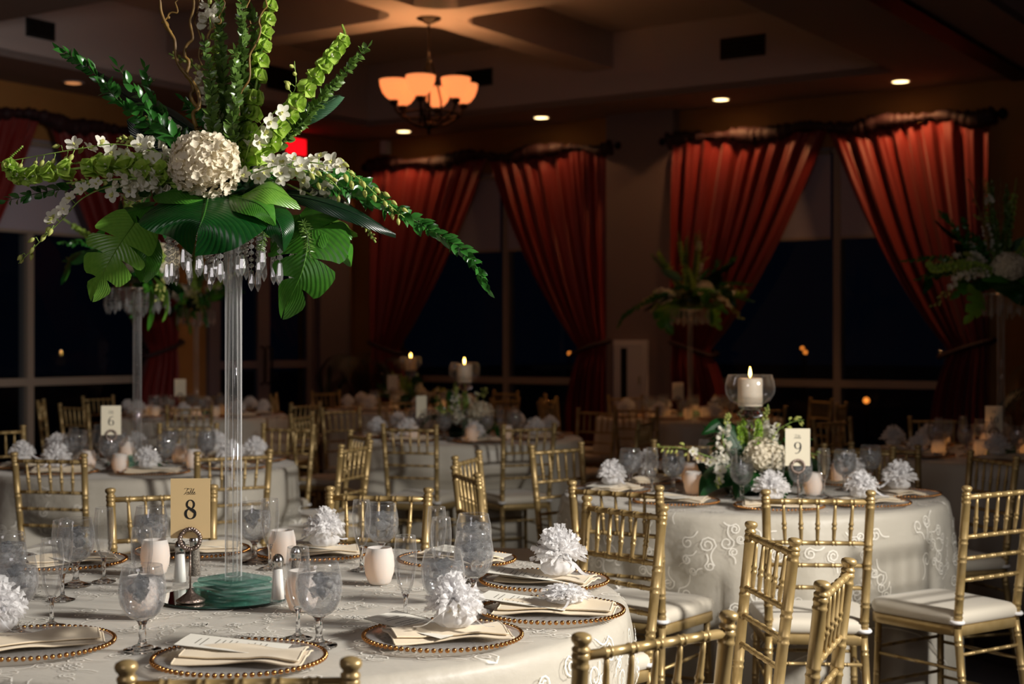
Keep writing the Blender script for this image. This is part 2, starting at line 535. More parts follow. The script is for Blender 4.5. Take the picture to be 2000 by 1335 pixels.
# crossing beams with curved corners
UB, VB, HB = -7.03, 9.40, 0.15
mb = MB()
mb.box(UB - HB, UB + HB, TV0, TV1, ZB, ZT, R)
mb.box(TU0, TU1, VB - HB, VB + HB, ZB + .0005, ZT, R)
rf, nseg = 0.26, 10
for sx in (-1, 1):
    for sy in (-1, 1):
        c0 = (UB + sx * (HB + rf), VB + sy * (HB + rf))
        arc = []
        for k in range(nseg + 1):
            a = pi / 2 * k / nseg
            arc.append((c0[0] - sx * rf * sin(a), c0[1] - sy * rf * cos(a)))
        cor = (UB + sx * (HB - .01), VB + sy * (HB - .01))
        b = len(mb.v)
        for z in (ZB + .001, ZT):
            mb.v.append(R(cor[0], cor[1], z))
            for (x, y) in arc: mb.v.append(R(x, y, z))
        n1 = nseg + 2
        for k in range(nseg):
            mb.face((b, b + 1 + k, b + 2 + k), smooth=False)
            mb.face((b + 1 + k, b + n1 + 1 + k, b + n1 + 2 + k, b + 2 + k))
o = mb.build('beam', 'ceiling_paint')
tag(o, 'crossing ceiling beams with rounded corners above the chandelier', kind='structure')

def window(name, axis, a0, a1, mid, transom, z0, z1, label, depth=0.12):
    """framed window in an opening; axis 'v' = in the window wall, 'u' = in the left wall; panes are parts"""
    def f(x, y, z):       # x along the wall, y into the wall
        return R(x, V1 + y, z) if axis == 'v' else R(U0 - y, x, z)
    root = empty(name)
    root['kind'] = 'structure'; root['label'] = label
    fw = .05
    fm = MB()
    for (p, q) in ((a0, a0 + fw), (a1 - fw, a1), (mid - fw / 2 - .01, mid + fw / 2 + .01)):
        fm.box(p, q, .06, .06 + depth, z0, z1, f)
    for (p, q) in ((z0, z0 + fw), (z1 - fw, z1), (transom - .035, transom + .035)):
        fm.box(a0, a1, .062, .058 + depth, p, q, f)
    fo = fm.build('window_frame', 'frame_paint', root, smooth=False)
    for (p, q) in ((a0 + fw, mid), (mid, a1 - fw)):
        for (r, s_) in ((z0 + fw, transom), (transom, z1 - fw)):
            g = MB(); g.box(p, q, .11, .118, r, s_, f)
            g.build('pane', 'window_glass', root, smooth=False)
    return root
window('window_1', 'u', LW[0], LW[1], 8.55, 1.04, WZ0, WZ1, 'tall dark window in the side wall with pale frame')
window('window_2', 'v', B1[0], B1[1], -8.74, 0.99, WZ0, WZ1, 'tall dark window left of the pilaster')
window('window_3', 'v', B2[0], B2[1], -5.01, 1.01, WZ0, WZ1, 'tall dark window right of the pilaster')
# double glass door in the side wall
root = empty('door_1'); root['kind'] = 'structure'; root['label'] = 'pair of tall glass doors with pale frames in the side wall'
def fl(x, y, z): return R(U0 - y, x, z)
mb = MB(); mb.box(LD[0], LD[0] + .05, .02, .18, 0, DZ, fl); mb.box(LD[1] - .05, LD[1], .02, .18, 0, DZ, fl); mb.box(LD[0], LD[1], .02, .18, DZ - .05, DZ, fl)
mb.build('door_frame', 'trim_paint', root, smooth=False)
midd = (LD[0] + LD[1]) / 2 - .02
for (a, b) in ((LD[0] + .05, midd), (midd, LD[1] - .05)):
    mb = MB(); s_ = .09
    mb.box(a, a + s_, .04, .09, .02, 2.5, fl); mb.box(b - s_, b, .04, .09, .02, 2.5, fl)
    mb.box(a, b, .042, .088, .02, .22, fl); mb.box(a, b, .042, .088, 2.4, 2.5, fl); mb.box(a, b, .042, .088, 1.12, 1.2, fl)
    lf = mb.build('door_leaf', 'trim_paint', root, smooth=False)
    mb = MB(); mb.box(a + s_, b - s_, .06, .066, .22, 1.12, fl); mb.box(a + s_, b - s_, .06, .066, 1.2, 2.4, fl)
    mb.build('pane', 'window_glass', lf, smooth=False)
    mb = MB(); hx = b - .05 if a < midd - .3 and b <= midd + .01 else a + .05
    mb.tube([fl(hx, .04, .95), fl(hx, -.03, .97), fl(hx, -.03, 1.33), fl(hx, .04, 1.35)], .012, 8)
    mb.build('door_handle', 'black_metal', lf)
mb = MB(); mb.box(LD[0] + .05, LD[1] - .05, .05, .1, 2.5, 2.56, fl); mb.box(LD[0] + .05, LD[1] - .05, .07, .075, 2.56, DZ - .05, fl)
mb.build('transom_bar', 'trim_paint', root, smooth=False)

# roller blinds
def blind(axis, a0, a1, z, label):
    root = empty('roller_blind', (0, 0, 0), 0, label, 'window blind')
    f = (lambda x, y, zz: R(x, V1 + y, zz)) if axis == 'v' else (lambda x, y, zz: R(U0 - y, x, zz))
    org = f((a0 + a1) / 2, 0, z)
    root.location = org
    mb = MB(); mb.box(a0, a1, .03, .034, z, WZ1, f); mb.build('blind_cloth', 'blind_cloth', root, org, smooth=False)
    mb = MB(); mb.box(a0, a1, .022, .042, z - .03, z, f); mb.build('bottom_bar', 'frame_paint', root, org, smooth=False)
    mb = MB(); mb.tube([f(a0, .03, WZ1 - .04), f(a1, .03, WZ1 - .04)], .028, 10); mb.build('roller', 'frame_paint', root, org)
blind('v', -10.25, -8.79, 2.40, 'half lowered roller blind left of the mullion in the window by the corner')
blind('v', -8.69, -7.47, 2.40, 'half lowered roller blind right of the mullion in the window by the corner')
blind('v', -6.50, -5.06, 2.39, 'half lowered roller blind left of the mullion in the window behind table 9')
blind('v', -4.96, -3.70, 2.39, 'half lowered roller blind right of the mullion in the window behind table 9')
blind('u', 7.1, 10.0, 2.40, 'pale roller blind between the curtains in the side wall window')

# curtains: outer edge ao, centre ac
def curtain(axis, ao, ac, label, seed, wall_off=-.12, cat='curtain'):
    rnd = random.Random(seed)
    f = (lambda x, y, zz: R(x, V1 + y, zz)) if axis == 'v' else (lambda x, y, zz: R(U0 - y, x, zz))
    org = f(ao, wall_off, 0)
    root = empty('curtain', org, 0, label, cat)
    nu, nv = 110, 44
    ph = [rnd.uniform(0, 6.28) for _ in range(6)]
    P = []
    for i in range(nu + 1):
        t = i / nu
        row = []
        for j in range(nv + 1):
            z = 3.36 - (3.36 - 0.03) * j / nv
            g = (3.36 - z) / (3.36 - 1.32)
            if g < 1:
                rem = 1 - .56 * g - .20 * g ** 3
            else:
                rem = .24 + .12 * sin(min(1, (g - 1) / .35) * pi / 2)
            tt = t + .03 * sin(9 * t + ph[0]) * (1 - t) * t * 4
            x = ao + (ac - ao) * (tt * rem)
            amp = .055 * (.55 + .45 * min(1, g)) * (1 if g > .05 else .6)
            tie = math.exp(-((z - 1.32) / .10) ** 2)
            fold = sin(2 * pi * 8.5 * t + ph[1] + .4 * sin(2.2 * g + ph[2])) + .45 * sin(2 * pi * 17.3 * t + ph[3]) + .35 * sin(2 * pi * 3.1 * t + ph[4] + g)
            y = wall_off + fold * amp * (1 - .55 * tie) - .02 * sin(g * 3)
            sag = 0
            if g < 1: sag = .0
            row.append(f(x, y, z))
        P.append(row)
    mb = MB(); mb.grid(P, nu, nv); mb.build('curtain_panel', 'curtain', root, org)
    # tie band
    xs = ao + (ac - ao) * .27
    pts = [f(ao - (ac - ao) * .02, -.01, 1.42), f(ao, wall_off - .08, 1.40), f((ao + xs) / 2, wall_off - .13, 1.34), f(xs, wall_off - .06, 1.27), f(xs + (ac - ao) * .015, wall_off + .05, 1.29), f((ao + xs) / 2, wall_off + .10, 1.36)]
    mb = MB(); mb.tube(cr(pts, 24), .022, 8); mb.build('tieback', 'swag', root, org)
    return root
curtain('v', -10.42, -8.86, 'red curtain tied back beside the room corner', 3)
curtain('v', -7.36, -8.84, 'red curtain tied back against the left side of the pilaster', 4)
curtain('v', -6.62, -5.05, 'red curtain tied back just right of the pilaster', 5)
curtain('v', -3.56, -5.03, 'brightest red curtain tied back behind table 10', 6)
curtain('u', 10.15, 8.60, 'dark red curtain on the side wall nearer the glass doors', 7)
curtain('u', 6.95, 8.50, 'dark red curtain at the left edge of the photo', 8)

def swag(axis, a0, a1, label, seed):
    rnd = random.Random(seed)
    f = (lambda x, y, zz: R(x, V1 + y, zz)) if axis == 'v' else (lambda x, y, zz: R(U0 - y, x, zz))
    org = f((a0 + a1) / 2, -.12, 3.38)
    root = empty('curtain_rod', org, 0, label, 'curtain rod')
    mb = MB(); mb.tube([f(a0 - .1, -.12, 3.38), f(a1 + .1, -.12, 3.38)], .022, 10)
    for a in (a0 - .12, a1 + .12): mb.lathe([(.001, -.05), (.035, -.03), (.045, 0), (.035, .03), (.001, .05)], f(a, -.12, 3.38), 10)
    mb.build('rod', 'black_metal', root, org)
    for a in (a0 + .05, a1 - .05):
        mb = MB(); mb.tube([f(a, .0, 3.33), f(a, -.12, 3.36)], .014, 6); mb.build('bracket', 'black_metal', root, org)
    n = 150
    pts, rad = [], []
    for i in range(n + 1):
        t = i / n
        a = a0 - .06 + (a1 - a0 + .12) * t
        dz = -.05 + .055 * abs(sin(pi * 3.0 * t + .5)) + .012 * sin(31 * t)
        pts.append(f(a, -.13 + .02 * sin(23 * t), 3.40 + dz))
        rad.append(.060 + .022 * sin(2 * pi * 3 * t + seed) + rnd.uniform(-.016, .016))
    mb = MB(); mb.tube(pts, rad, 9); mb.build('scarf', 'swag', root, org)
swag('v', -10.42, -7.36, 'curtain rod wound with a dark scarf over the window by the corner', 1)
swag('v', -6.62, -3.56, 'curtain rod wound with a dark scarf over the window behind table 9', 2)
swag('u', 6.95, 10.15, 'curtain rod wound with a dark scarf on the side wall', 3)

# vents on the fascias
def vent(face, a0, a1, z0, z1, label):
    if face == 'back':
        f = lambda x, y, z: R(x, TV1 - y, z)
    else:
        f = lambda x, y, z: R(TU0 + y, x, z)
    org = f((a0 + a1) / 2, 0, z0)
    root = empty('air_vent', org, 0, label, 'vent')
    mb = MB()
    for b in ((a0, a1, 0, .02, z0, z0 + .02), (a0, a1, 0, .02, z1 - .02, z1), (a0, a0 + .02, 0, .02, z0, z1), (a1 - .02, a1, 0, .02, z0, z1)): mb.box(*b, f)
    mb.build('vent_frame', 'vent', root, org, smooth=False)
    mb = MB(); mb.box(a0 + .02, a1 - .02, .001, .004, z0 + .02, z1 - .02, f); mb.build('backing', 'black_metal', root, org, smooth=False)
    n = max(4, int((z1 - z0 - .04) / .03))
    for k in range(n):
        z = z0 + .02 + (z1 - z0 - .04) * (k + .5) / n
        mb = MB(); mb.box(a0 + .02, a1 - .02, .005, .016, z - .005, z + .004, f); mb.build('slat', 'vent', root, org, smooth=False)
def ub(px):
    a = (px - CX) / F; t = TV1 / (sin(TH) * a + cos(TH)); return t * (cos(TH) * a - sin(TH)), t
def vl(px):
    a = (px - CX) / F; t = -TU0 / (sin(TH) - cos(TH) * a); return t * (sin(TH) * a + cos(TH)), t
for (fn, nm, x0, x1, y0, y1, lb) in ((ub, 'back', 893, 962, 138, 170, 'dark air vent on the tray fascia beside the chandelier'),
                                     (ub, 'back', 1408, 1495, 72, 113, 'dark air vent on the tray fascia above the right window'),
                                     (vl, 'left', 50, 105, 40, 76, 'dark air vent high on the left tray fascia, farther left'),
                                     (vl, 'left', 520, 577, 133, 178, 'dark air vent on the left tray fascia behind the tall flowers')):
    a0, t0 = fn(x0); a1, t1 = fn(x1)
    tm = (t0 + t1) / 2
    vent(nm, a0, a1, CZ + (CY - y1) / F * tm, CZ + (CY - y0) / F * tm, lb)

# recessed downlights
for k, (px, lb) in enumerate(((786, 'round recessed downlight just under the chandelier'), (1052, 'round recessed downlight second from the chandelier'),
                              (1404, 'round recessed downlight third along the window wall soffit'), (1760, 'round recessed downlight nearest the partition track'))):
    u_ = (-9.75, -7.98, -5.97, -4.24)[k]
    c = R(u_, 12.58, ZS - .002)
    root = empty('recessed_downlight', c, 0, lb, 'ceiling light', 'downlights in the window soffit')
    mb = MB(); mb.lathe([(.095, 0), (.095, -.006), (.072, -.006), (.066, 0.0)], (0, 0, 0), 24, cap0=False, cap1=False); mb.build('trim_ring', 'cabinet_white', root)
    mb = MB(); mb.lathe([(.001, -.0085), (.069, -.0085)], (0, 0, 0), 24, cap1=False); mb.build('lens', 'downlight', root)
    lamp('downlight_lamp', 'SPOT', c - Vector((0, 0, .03)), (20, 10, 26, 38)[k], (1, .5, .2), c - Vector((0, 0, 1)), spot_size=radians(126), spot_blend=.15, shadow_soft_size=.04)
for k, v_ in enumerate((11.4, 8.6)):
    c = R(-10.35, v_, ZS - .004)
    root = empty('recessed_downlight', c, 0, ('round recessed downlight above the glass doors', 'round recessed downlight above the side wall window')[k], 'ceiling light', 'downlights in the side soffit')
    mb = MB(); mb.lathe([(.095, 0), (.095, -.006), (.072, -.006), (.066, 0.0)], (0, 0, 0), 24, cap0=False, cap1=False); mb.build('trim_ring', 'cabinet_white', root)
    mb = MB(); mb.lathe([(.001, -.0085), (.069, -.0085)], (0, 0, 0), 24, cap1=False); mb.build('lens', 'shade_glass', root)

# chandelier
CH = R(UB, VB, ZB)
root = empty('chandelier', CH, 0, 'dark iron chandelier with six glowing amber bowl shades', 'chandelier')
mb = MB(); mb.lathe([(.001, -.045), (.03, -.045), (.05, -.03), (.095, -.012), (.1, -.001)], (0, 0, 0), 24); mb.build('canopy', 'bronze', root)
mb = MB(); mb.tube([(0, 0, -.03), (0, 0, -.36)], .009, 8)
mb.lathe([(.012, -.36), (.03, -.34), (.012, -.32)], (0, 0, 0), 12); mb.build('rod', 'bronze', root)
zr = -.80
for k in range(3):
    a = 2 * pi * k / 3 + .3
    mb = MB(); mb.tube([(.02 * cos(a), .02 * sin(a), -.34), (.05 * cos(a), .05 * sin(a), -.45), (.10 * cos(a), .10 * sin(a), -.66), (.10 * cos(a), .10 * sin(a), -.86)], .009, 6); mb.build('stay', 'bronze', root)
mb = MB(); mb.tube([(0, 0, -.36), (0, 0, -.86)], .012, 8)
mb.lathe([(.001, -.94), (.018, -.92), (.01, -.90), (.04, -.88), (.05, -.86), (.015, -.83)], (0, 0, 0), 12); mb.build('centre_column', 'bronze', root)
mb = MB(); mb.tube([(.235 * cos(2 * pi * k / 36), .235 * sin(2 * pi * k / 36), -.775) for k in range(37)], .010, 6, caps=False); mb.build('ring', 'bronze', root)
for k in range(6):
    a = 2 * pi * k / 6 + .35
    e = Vector((cos(a), sin(a), 0))
    mb = MB()
    mb.tube(cr([e * .03 + Vector((0, 0, -.875)), e * .14 + Vector((0, 0, -.85)), e * .26 + Vector((0, 0, -.77)), e * .29 + Vector((0, 0, -.70))], 14), .011, 8)
    mb.lathe([(.016, -.72), (.035, -.70), (.035, -.675), (.022, -.672)], e * .29, 12)
    arm = mb.build('arm', 'bronze', root)
    mb = MB(); mb.lathe([(.024, -.675), (.06, -.655), (.092, -.615), (.112, -.56), (.118, -.515), (.114, -.515), (.107, -.56), (.087, -.61), (.056, -.648), (.001, -.66)], e * .29, 28, cap0=False); mb.build('lamp_shade', 'shade_glass', arm)
    lamp('chandelier_bulb', 'POINT', CH + e * .29 + Vector((0, 0, -.56)), 4.2, (1, .52, .2), shadow_soft_size=.03)

# exit sign, wall sensor, cabinet
t = 15.9
c = R(U0 + .06, 11.95, 3.53)
root = empty('exit_sign', c, 0, 'small red lit EXIT sign high on the wall behind the tall flowers', 'exit sign')
def fe(x, y, z): return c + EV * x + EU * y + Vector((0, 0, z))
mb = MB(); mb.box(-.17, .17, -.05, .0, -.1, .1, fe); mb.build('sign_box', 'cabinet_white', root, c, smooth=False)
mb = MB(); mb.box(-.155, .155, .0, .004, -.085, .085, fe); mb.build('sign_face', 'red_glow', root, c, smooth=False)
mb = MB()
S5 = {'E': ((0, 0, 0, 1), (0, 0, 1, 0), (0, .5, .8, .5), (0, 1, 1, 1)), 'X': ((0, 0, 1, 1), (0, 1, 1, 0)), 'I': ((.5, 0, .5, 1),), 'T': ((.5, 0, .5, 1), (0, 1, 1, 1))}
for i, chh in enumerate('EXIT'):
    for (x0, y0, x1, y1) in S5[chh]:
        ox = -.13 + i * .07
        mb.tube([fe(ox + x0 * .045, .006, -.05 + y0 * .1), fe(ox + x1 * .045, .006, -.05 + y1 * .1)], .005, 4)
mb.build('lettering', 'cabinet_white', root, c)
c = R(-10.3, V1 - .05, 3.6)
mb = MB(); mb.box(-.04, .04, -.04, .05, -.08, .07, lambda x, y, z: c + EU * x + EV * y + Vector((0, 0, z)))
o = mb.build('wall_speaker', 'cabinet_white', smooth=False, org=c); o.location = c
tag(o, 'small pale box fixed high near the room corner', 'speaker')
# extinguisher cabinet on the pilaster
c = R(-7.08, V1 - .14, 0)
root = empty('extinguisher_cabinet', c, 0, 'white wall cabinet with a narrow dark pane on the pilaster', 'cabinet')
def fc(x, y, z): return c + EU * x - EV * y + Vector((0, 0, z))
mb = MB(); mb.box(-.19, .19, .0, .04, .62, 1.42, fc); mb.build('cabinet_frame', 'cabinet_white', root, c, smooth=False)
mb = MB(); mb.box(-.155, .155, .04, .05, .655, 1.385, fc); dr = mb.build('door', 'cabinet_white', root, c, smooth=False)
mb = MB(); mb.box(-.10, -.03, .05, .053, .70, 1.34, fc); mb.build('pane', 'black_metal', dr, c, smooth=False)
mb = MB(); mb.box(.10, .125, .05, .07, .98, 1.06, fc); mb.build('handle', 'silver', dr, c, smooth=False)

# small glowing globes on posts outside the windows
for (px, py, d, lb) in ((1567, 680, 45, 'small orange garden light outside, upper of the close pair'), (1573, 688, 42, 'small orange garden light outside, lower of the close pair'),
                    (1112, 690, 45, 'small orange garden light seen outside beside the left window curtain'), (1692, 782, 24, 'low orange glowing globe outside under the window rail')):
    p = W(px, py, d)
    root = empty('garden_light', (p.x, p.y, 0), 0, lb, 'garden light')
    mb = MB(); mb.tube([(0, 0, -.3), (0, 0, p.z - .09)], .03, 6); mb.build('post', 'black_metal', root)
    mb = MB(); mb.lathe([(.001, -.05), (.04, -.03), (.05, 0), (.04, .03), (.001, .05)], (0, 0, p.z), 12); mb.build('globe', 'garden_glow', root)
mb = MB(); mb.box(-60, 80, 0, 90, -.34, -.3, lambda x, y, z: R(x, V1 + .4 + y, z))
o = mb.build('ground', 'black_metal', smooth=False); tag(o, 'dark ground outside the windows', kind='structure')

# ================================================================== CHAIRS
def turned(mb, a, b, r, rings, n=8, ring_r=1.2, mi=0, taper=1.0):
    """bamboo-turned bar from a to b with paired rings at fractions"""
    a, b = Vector(a), Vector(b)
    Ln = (b - a).length
    st = [(0, r)]
    for q in rings:
        h = .0028 / Ln * (r / .008) ** .6
        for (o_, k) in ((-3.2, 1), (-2.6, ring_r), (-1.6, ring_r), (-.9, .98), (.9, .98), (1.6, ring_r), (2.6, ring_r), (3.2, 1)):
            st.append((q + o_ * h, r * k))
    st.append((1, r * taper))
    st = [s for s in st if 0 <= s[0] <= 1]
    st.sort()
    mb.tube([a + (b - a) * s[0] for s in st], [s[1] for s in st], n, mi)

def pad_outline(wf, wb, dp, rc, n=8):
    pts = []
    cs = ((-wb / 2 + rc, -dp / 2 + rc, pi), (wb / 2 - rc, -dp / 2 + rc, 1.5 * pi), (wf / 2 - rc * 1.6, dp / 2 - rc * 1.6, 0), (-wf / 2 + rc * 1.6, dp / 2 - rc * 1.6, .5 * pi))
    for k, (x, y, a0) in enumerate(cs):
        rr = rc if k < 2 else rc * 1.6
        for i in range(n + 1):
            a = a0 + pi / 2 * i / n
            pts.append((x + rr * cos(a), y + rr * sin(a)))
    return pts
def stack_outline(mb, pts, layers, mi=0):
    """layers: (z, inset)"""
    b = len(mb.v); n = len(pts)
    cx = sum(p[0] for p in pts) / n; cyy = sum(p[1] for p in pts) / n
    for (z, ins) in layers:
        for (x, y) in pts:
            d = Vector((x - cx, y - cyy, 0)); l = d.length
            mb.v.append(Vector((cx, cyy, z)) + d * ((l - ins) / l))
    for i in range(len(layers) - 1):
        for k in range(n):
            k2 = (k + 1) % n
            mb.face((b + i * n + k, b + i * n + k2, b + (i + 1) * n + k2, b + (i + 1) * n + k), mi)
    mb.face([b + k for k in range(n)][::-1], mi)
    mb.face([b + (len(layers) - 1) * n + k for k in range(n)], mi)

def make_chair():
    root = empty('chiavari_chair', (0, 0, 0), 0, 'gold chair', 'chair')
    # origin: floor under the finials' midpoint; +y is the way the sitter faces
    po = pad_outline(.395, .345, .385, .035)
    po = [(x, y + .225) for (x, y) in po]
    mb = MB(); stack_outline(mb, po, [(.428, .012), (.432, .002), (.442, -.003), (.458, -.004), (.470, .004), (.477, .018), (.481, .05), (.4835, .11)])
    mb.build('seat_cushion', 'cushion', root)
    mb = MB(); stack_outline(mb, po, [(.392, .006), (.394, .0), (.424, .0), (.427, .004)]); mb.build('seat_frame', 'gold_paint', root)
    for sx in (-1, 1):
        top = Vector((sx * .170, -.005, .880)); mid = Vector((sx * .155, .045, .42)); ft = Vector((sx * .172, -.012, .0))
        mb = MB()
        turned(mb, ft, mid, .0138, [.28, .60, .88], 10, 1.1)
        turned(mb, mid, top, .0148, [.10, .24, .52, .66, .965], 10, 1.1)
        ax = (top - mid).normalized()
        q = ax.to_track_quat('Z', 'Y').to_matrix().to_4x4()
        mb.lathe([(.0145, 0), (.0158, .003), (.0158, .007), (.0125, .010), (.0122, .0135), (.0168, .019), (.0180, .024), (.0165, .0295), (.011, .0325), (.001, .034)], top, 14, mat4=q)
        mb.build('back_post', 'gold_paint', root)
        mb = MB()
        turned(mb, (sx * .178, .392, 0), (sx * .168, .385, .40), .0125, [.22, .52, .82], 10, 1.1)
        mb.build('leg', 'gold_paint', root)
        mb = MB()
        pts = [(sx * .157 + .019 * cos(2 * pi * k / 14), .045 + .021 * sin(2 * pi * k / 14), .44) for k in range(15)]
        mb.tube(pts, [.008] * 15, 5, caps=False)
        mb.build('cushion_strap', 'strap', root)
        for z in (.15, .28):
            mb = MB(); turned(mb, (sx * .166, .02, z), (sx * .173, .39, z), .0065, [.25, .5, .75], 6, 1.2); mb.build('side_stretcher', 'gold_paint', root)
    for z in (.17, .30):
        mb = MB(); turned(mb, (-.172, .39, z), (.172, .39, z), .0065, [.2, .4, .6, .8], 6, 1.2); mb.build('front_stretcher', 'gold_paint', root)
    mb = MB(); turned(mb, (-.16, .03, .33), (.16, .03, .33), .0065, [.2, .4, .6, .8], 6, 1.2); mb.build('back_stretcher', 'gold_paint', root)
    def post(z):
        g = (z - .42) / (.880 - .42)
        return .155 + .015 * g, .045 - .05 * g
    fr = [1 / 6, 2 / 6, 3 / 6, 4 / 6, 5 / 6]
    for (z, nm, r) in ((.873, 'top_rail', .0092), (.735, 'lower_rail', .0078), (.660, 'lower_rail', .0072), (.585, 'lower_rail', .0072)):
        hx, yy = post(z)
        mb = MB(); turned(mb, (-hx, yy, z), (hx, yy, z), r, fr, 8, 1.2); mb.build(nm, 'gold_paint', root)
    for k in range(5):
        f_ = -1 + 2 * (k + 1) / 6
        h1, y1 = post(.735); h2, y2 = post(.873)
        p, q_ = Vector((f_ * h1 * .96, y1, .738)), Vector((f_ * h2, y2, .870))
        mb = MB()
        st = [(0, .0045), (.12, .0062), (.30, .0068), (.33, .0088), (.36, .0088), (.38, .0070), (.42, .0070), (.44, .0088), (.47, .0088), (.50, .0068), (.8, .0055), (1, .0042)]
        mb.tube([p + (q_ - p) * s for s, _ in st], [r for _, r in st], 8)
        mb.build('spindle', 'gold_paint', root)
    return root
CHAIR = make_chair()
TC = {8: (-.65, 3.60), 9: (1.0, 6.1), 6: (-1.906, 7.5), 7: (-.318, 9.75), 10: (2.76, 8.27), 11: (1.49, 12.3), 3: (-2.73, 12.6), 5: (-.97, 13.8)}
G8, G9, G6, G7, G10 = ('gold chairs around table %d' % k for k in (8, 9, 6, 7, 10))
CH_ = [  # x, y of the finials' midpoint, facing angle, label, group
    (-.42, 2.25, 4, 'dark gold chair back cut off by the photo bottom edge before table 8', G8),
    (.25, 2.55, 36, 'gold chair back in shadow just right of the nearest charger', G8),
    (.69, 3.14, 68, 'gold chair seen edge-on, nearer of the two right of table 8', G8),
    (.67, 3.80, 99, 'gold chair seen edge-on, farther of the two right of table 8', G8),
    (.34, 4.50, 129, 'brightly lit gold chair back directly right of table 8, overlapping a second one', G8),
    (-.45, 4.91, 171, 'gold chair facing the camera behind the middle of table 8', G8),
    (-1.18, 4.93, 201, 'gold chair facing the camera behind the number 8 card', G8),
    (.36, 5.06, 328, 'gold chair at table 9 half hidden by the brightly lit chair back', G9),
    (1.01, 4.82, 355, 'gold chair with its back to the camera in front of table 9', G9),
    (1.68, 5.05, 34, 'gold chair with full cream cushion in view at the right photo edge', G9),
    (2.11, 6.42, 106, 'gold chair on the right side of table 9, toward table 10', G9),
    (1.64, 6.93, 146, 'gold chair behind the number 9 card facing the camera', G9),
    (.88, 7.29, 174, 'gold chair behind the white flowers of table 9', G9),
    (.22, 7.02, 224, 'gold chair on the far left of table 9 with back turned to table 7', G9),
    (-.19, 6.42, 254, 'gold chair seen edge-on left of table 9, farther of the pair', G9),
    (-.17, 5.61, 287, 'gold chair seen edge-on left of table 9, nearer of the pair', G9),
    (-1.26, 6.60, 30, 'gold chair in front of table 6 beside the clear column', G6),
    (-2.04, 6.44, 347, 'gold chair at the left in front of table 6', G6),
    (-.77, 7.14, 72, 'gold chair seen edge-on right of table 6, nearer of the pair', G6),
    (-.84, 7.98, 113, 'gold chair seen edge-on right of table 6, farther of the pair', G6),
    (-1.34, 8.72, 158, 'gold chair behind table 6, right of the clear column', G6),
    (-1.95, 8.78, 182, 'gold chair behind the clear column of table 6', G6),
    (-2.98, 8.44, 228, 'gold chair behind table 6 at the left photo edge', G6),
    (.10, 8.75, 26, 'gold chair before table 7 right of its candle', G7),
    (-.61, 8.72, 342, 'gold chair before table 7 left of its candle', G7),
    (.85, 9.35, 69, 'gold chair in the dark on the right side of table 7', G7),
    (-1.45, 10.1, 253, 'gold chair on the left side of table 7, nearer of two', G7),
    (-1.28, 10.95, 222, 'gold chair on the left side of table 7, farther of two', G7),
    (.62, 10.75, 140, 'gold chair behind table 7 on its right', G7),
    (1.80, 7.05, 322, 'gold chair with its back to table 9, serving table 10', G10),
    (1.52, 8.35, 270, 'gold chair on the left side of table 10', G10),
    (2.07, 9.42, 215, 'gold chair behind table 10, left of the glasses', G10),
    (2.80, 9.62, 172, 'gold chair behind table 10 facing the camera', G10),
    (2.95, 7.0, 8, 'gold chair before table 10 at the right photo edge', G10),
]
for (x, y, a, lb, g) in CH_:
    place(CHAIR, USED, (x, y, 0), radians(a), lb, g)
PUSH = {}
for (x, y, a, lb, g) in CH_:
    k_ = int(g.split()[-1]); c_ = TC[k_]
    d_ = Vector((x - c_[0], y - c_[1]))
    PUSH.setdefault(k_, []).append((math.atan2(d_.y, d_.x), d_.length - .43))
FARC = {3: ('the far table by the glass doors', (10, 55, 190, 235, 280, 325)), 5: ('the farthest table in the room corner', (0, 45, 90, 135, 180, 225, 270)),
        11: ('the far table in front of the pilaster', (20, 65, 110, 155, 200, 245, 290, 335))}
for t_n, (nm, angs) in FARC.items():
    for a in angs:
        e = Vector((sin(radians(a)), -cos(radians(a)), 0))
        x, y = TC[t_n][0] + e.x * 1.28, TC[t_n][1] + e.y * 1.28
        w_ = ['right side', 'right back', 'back', 'left back', 'left side', 'left front', 'front', 'right front'][int(((math.atan2(e.y, e.x) + 2 * pi + pi / 8) % (2 * pi)) / (pi / 4)) % 8]
        PUSH.setdefault(t_n, []).append((math.atan2(e.y, e.x), 1.28 - .42))
        place(CHAIR, USED, (x, y, 0), radians(a), 'dim gold chair at the %s of ' % w_ + nm, 'gold chairs around ' + nm)

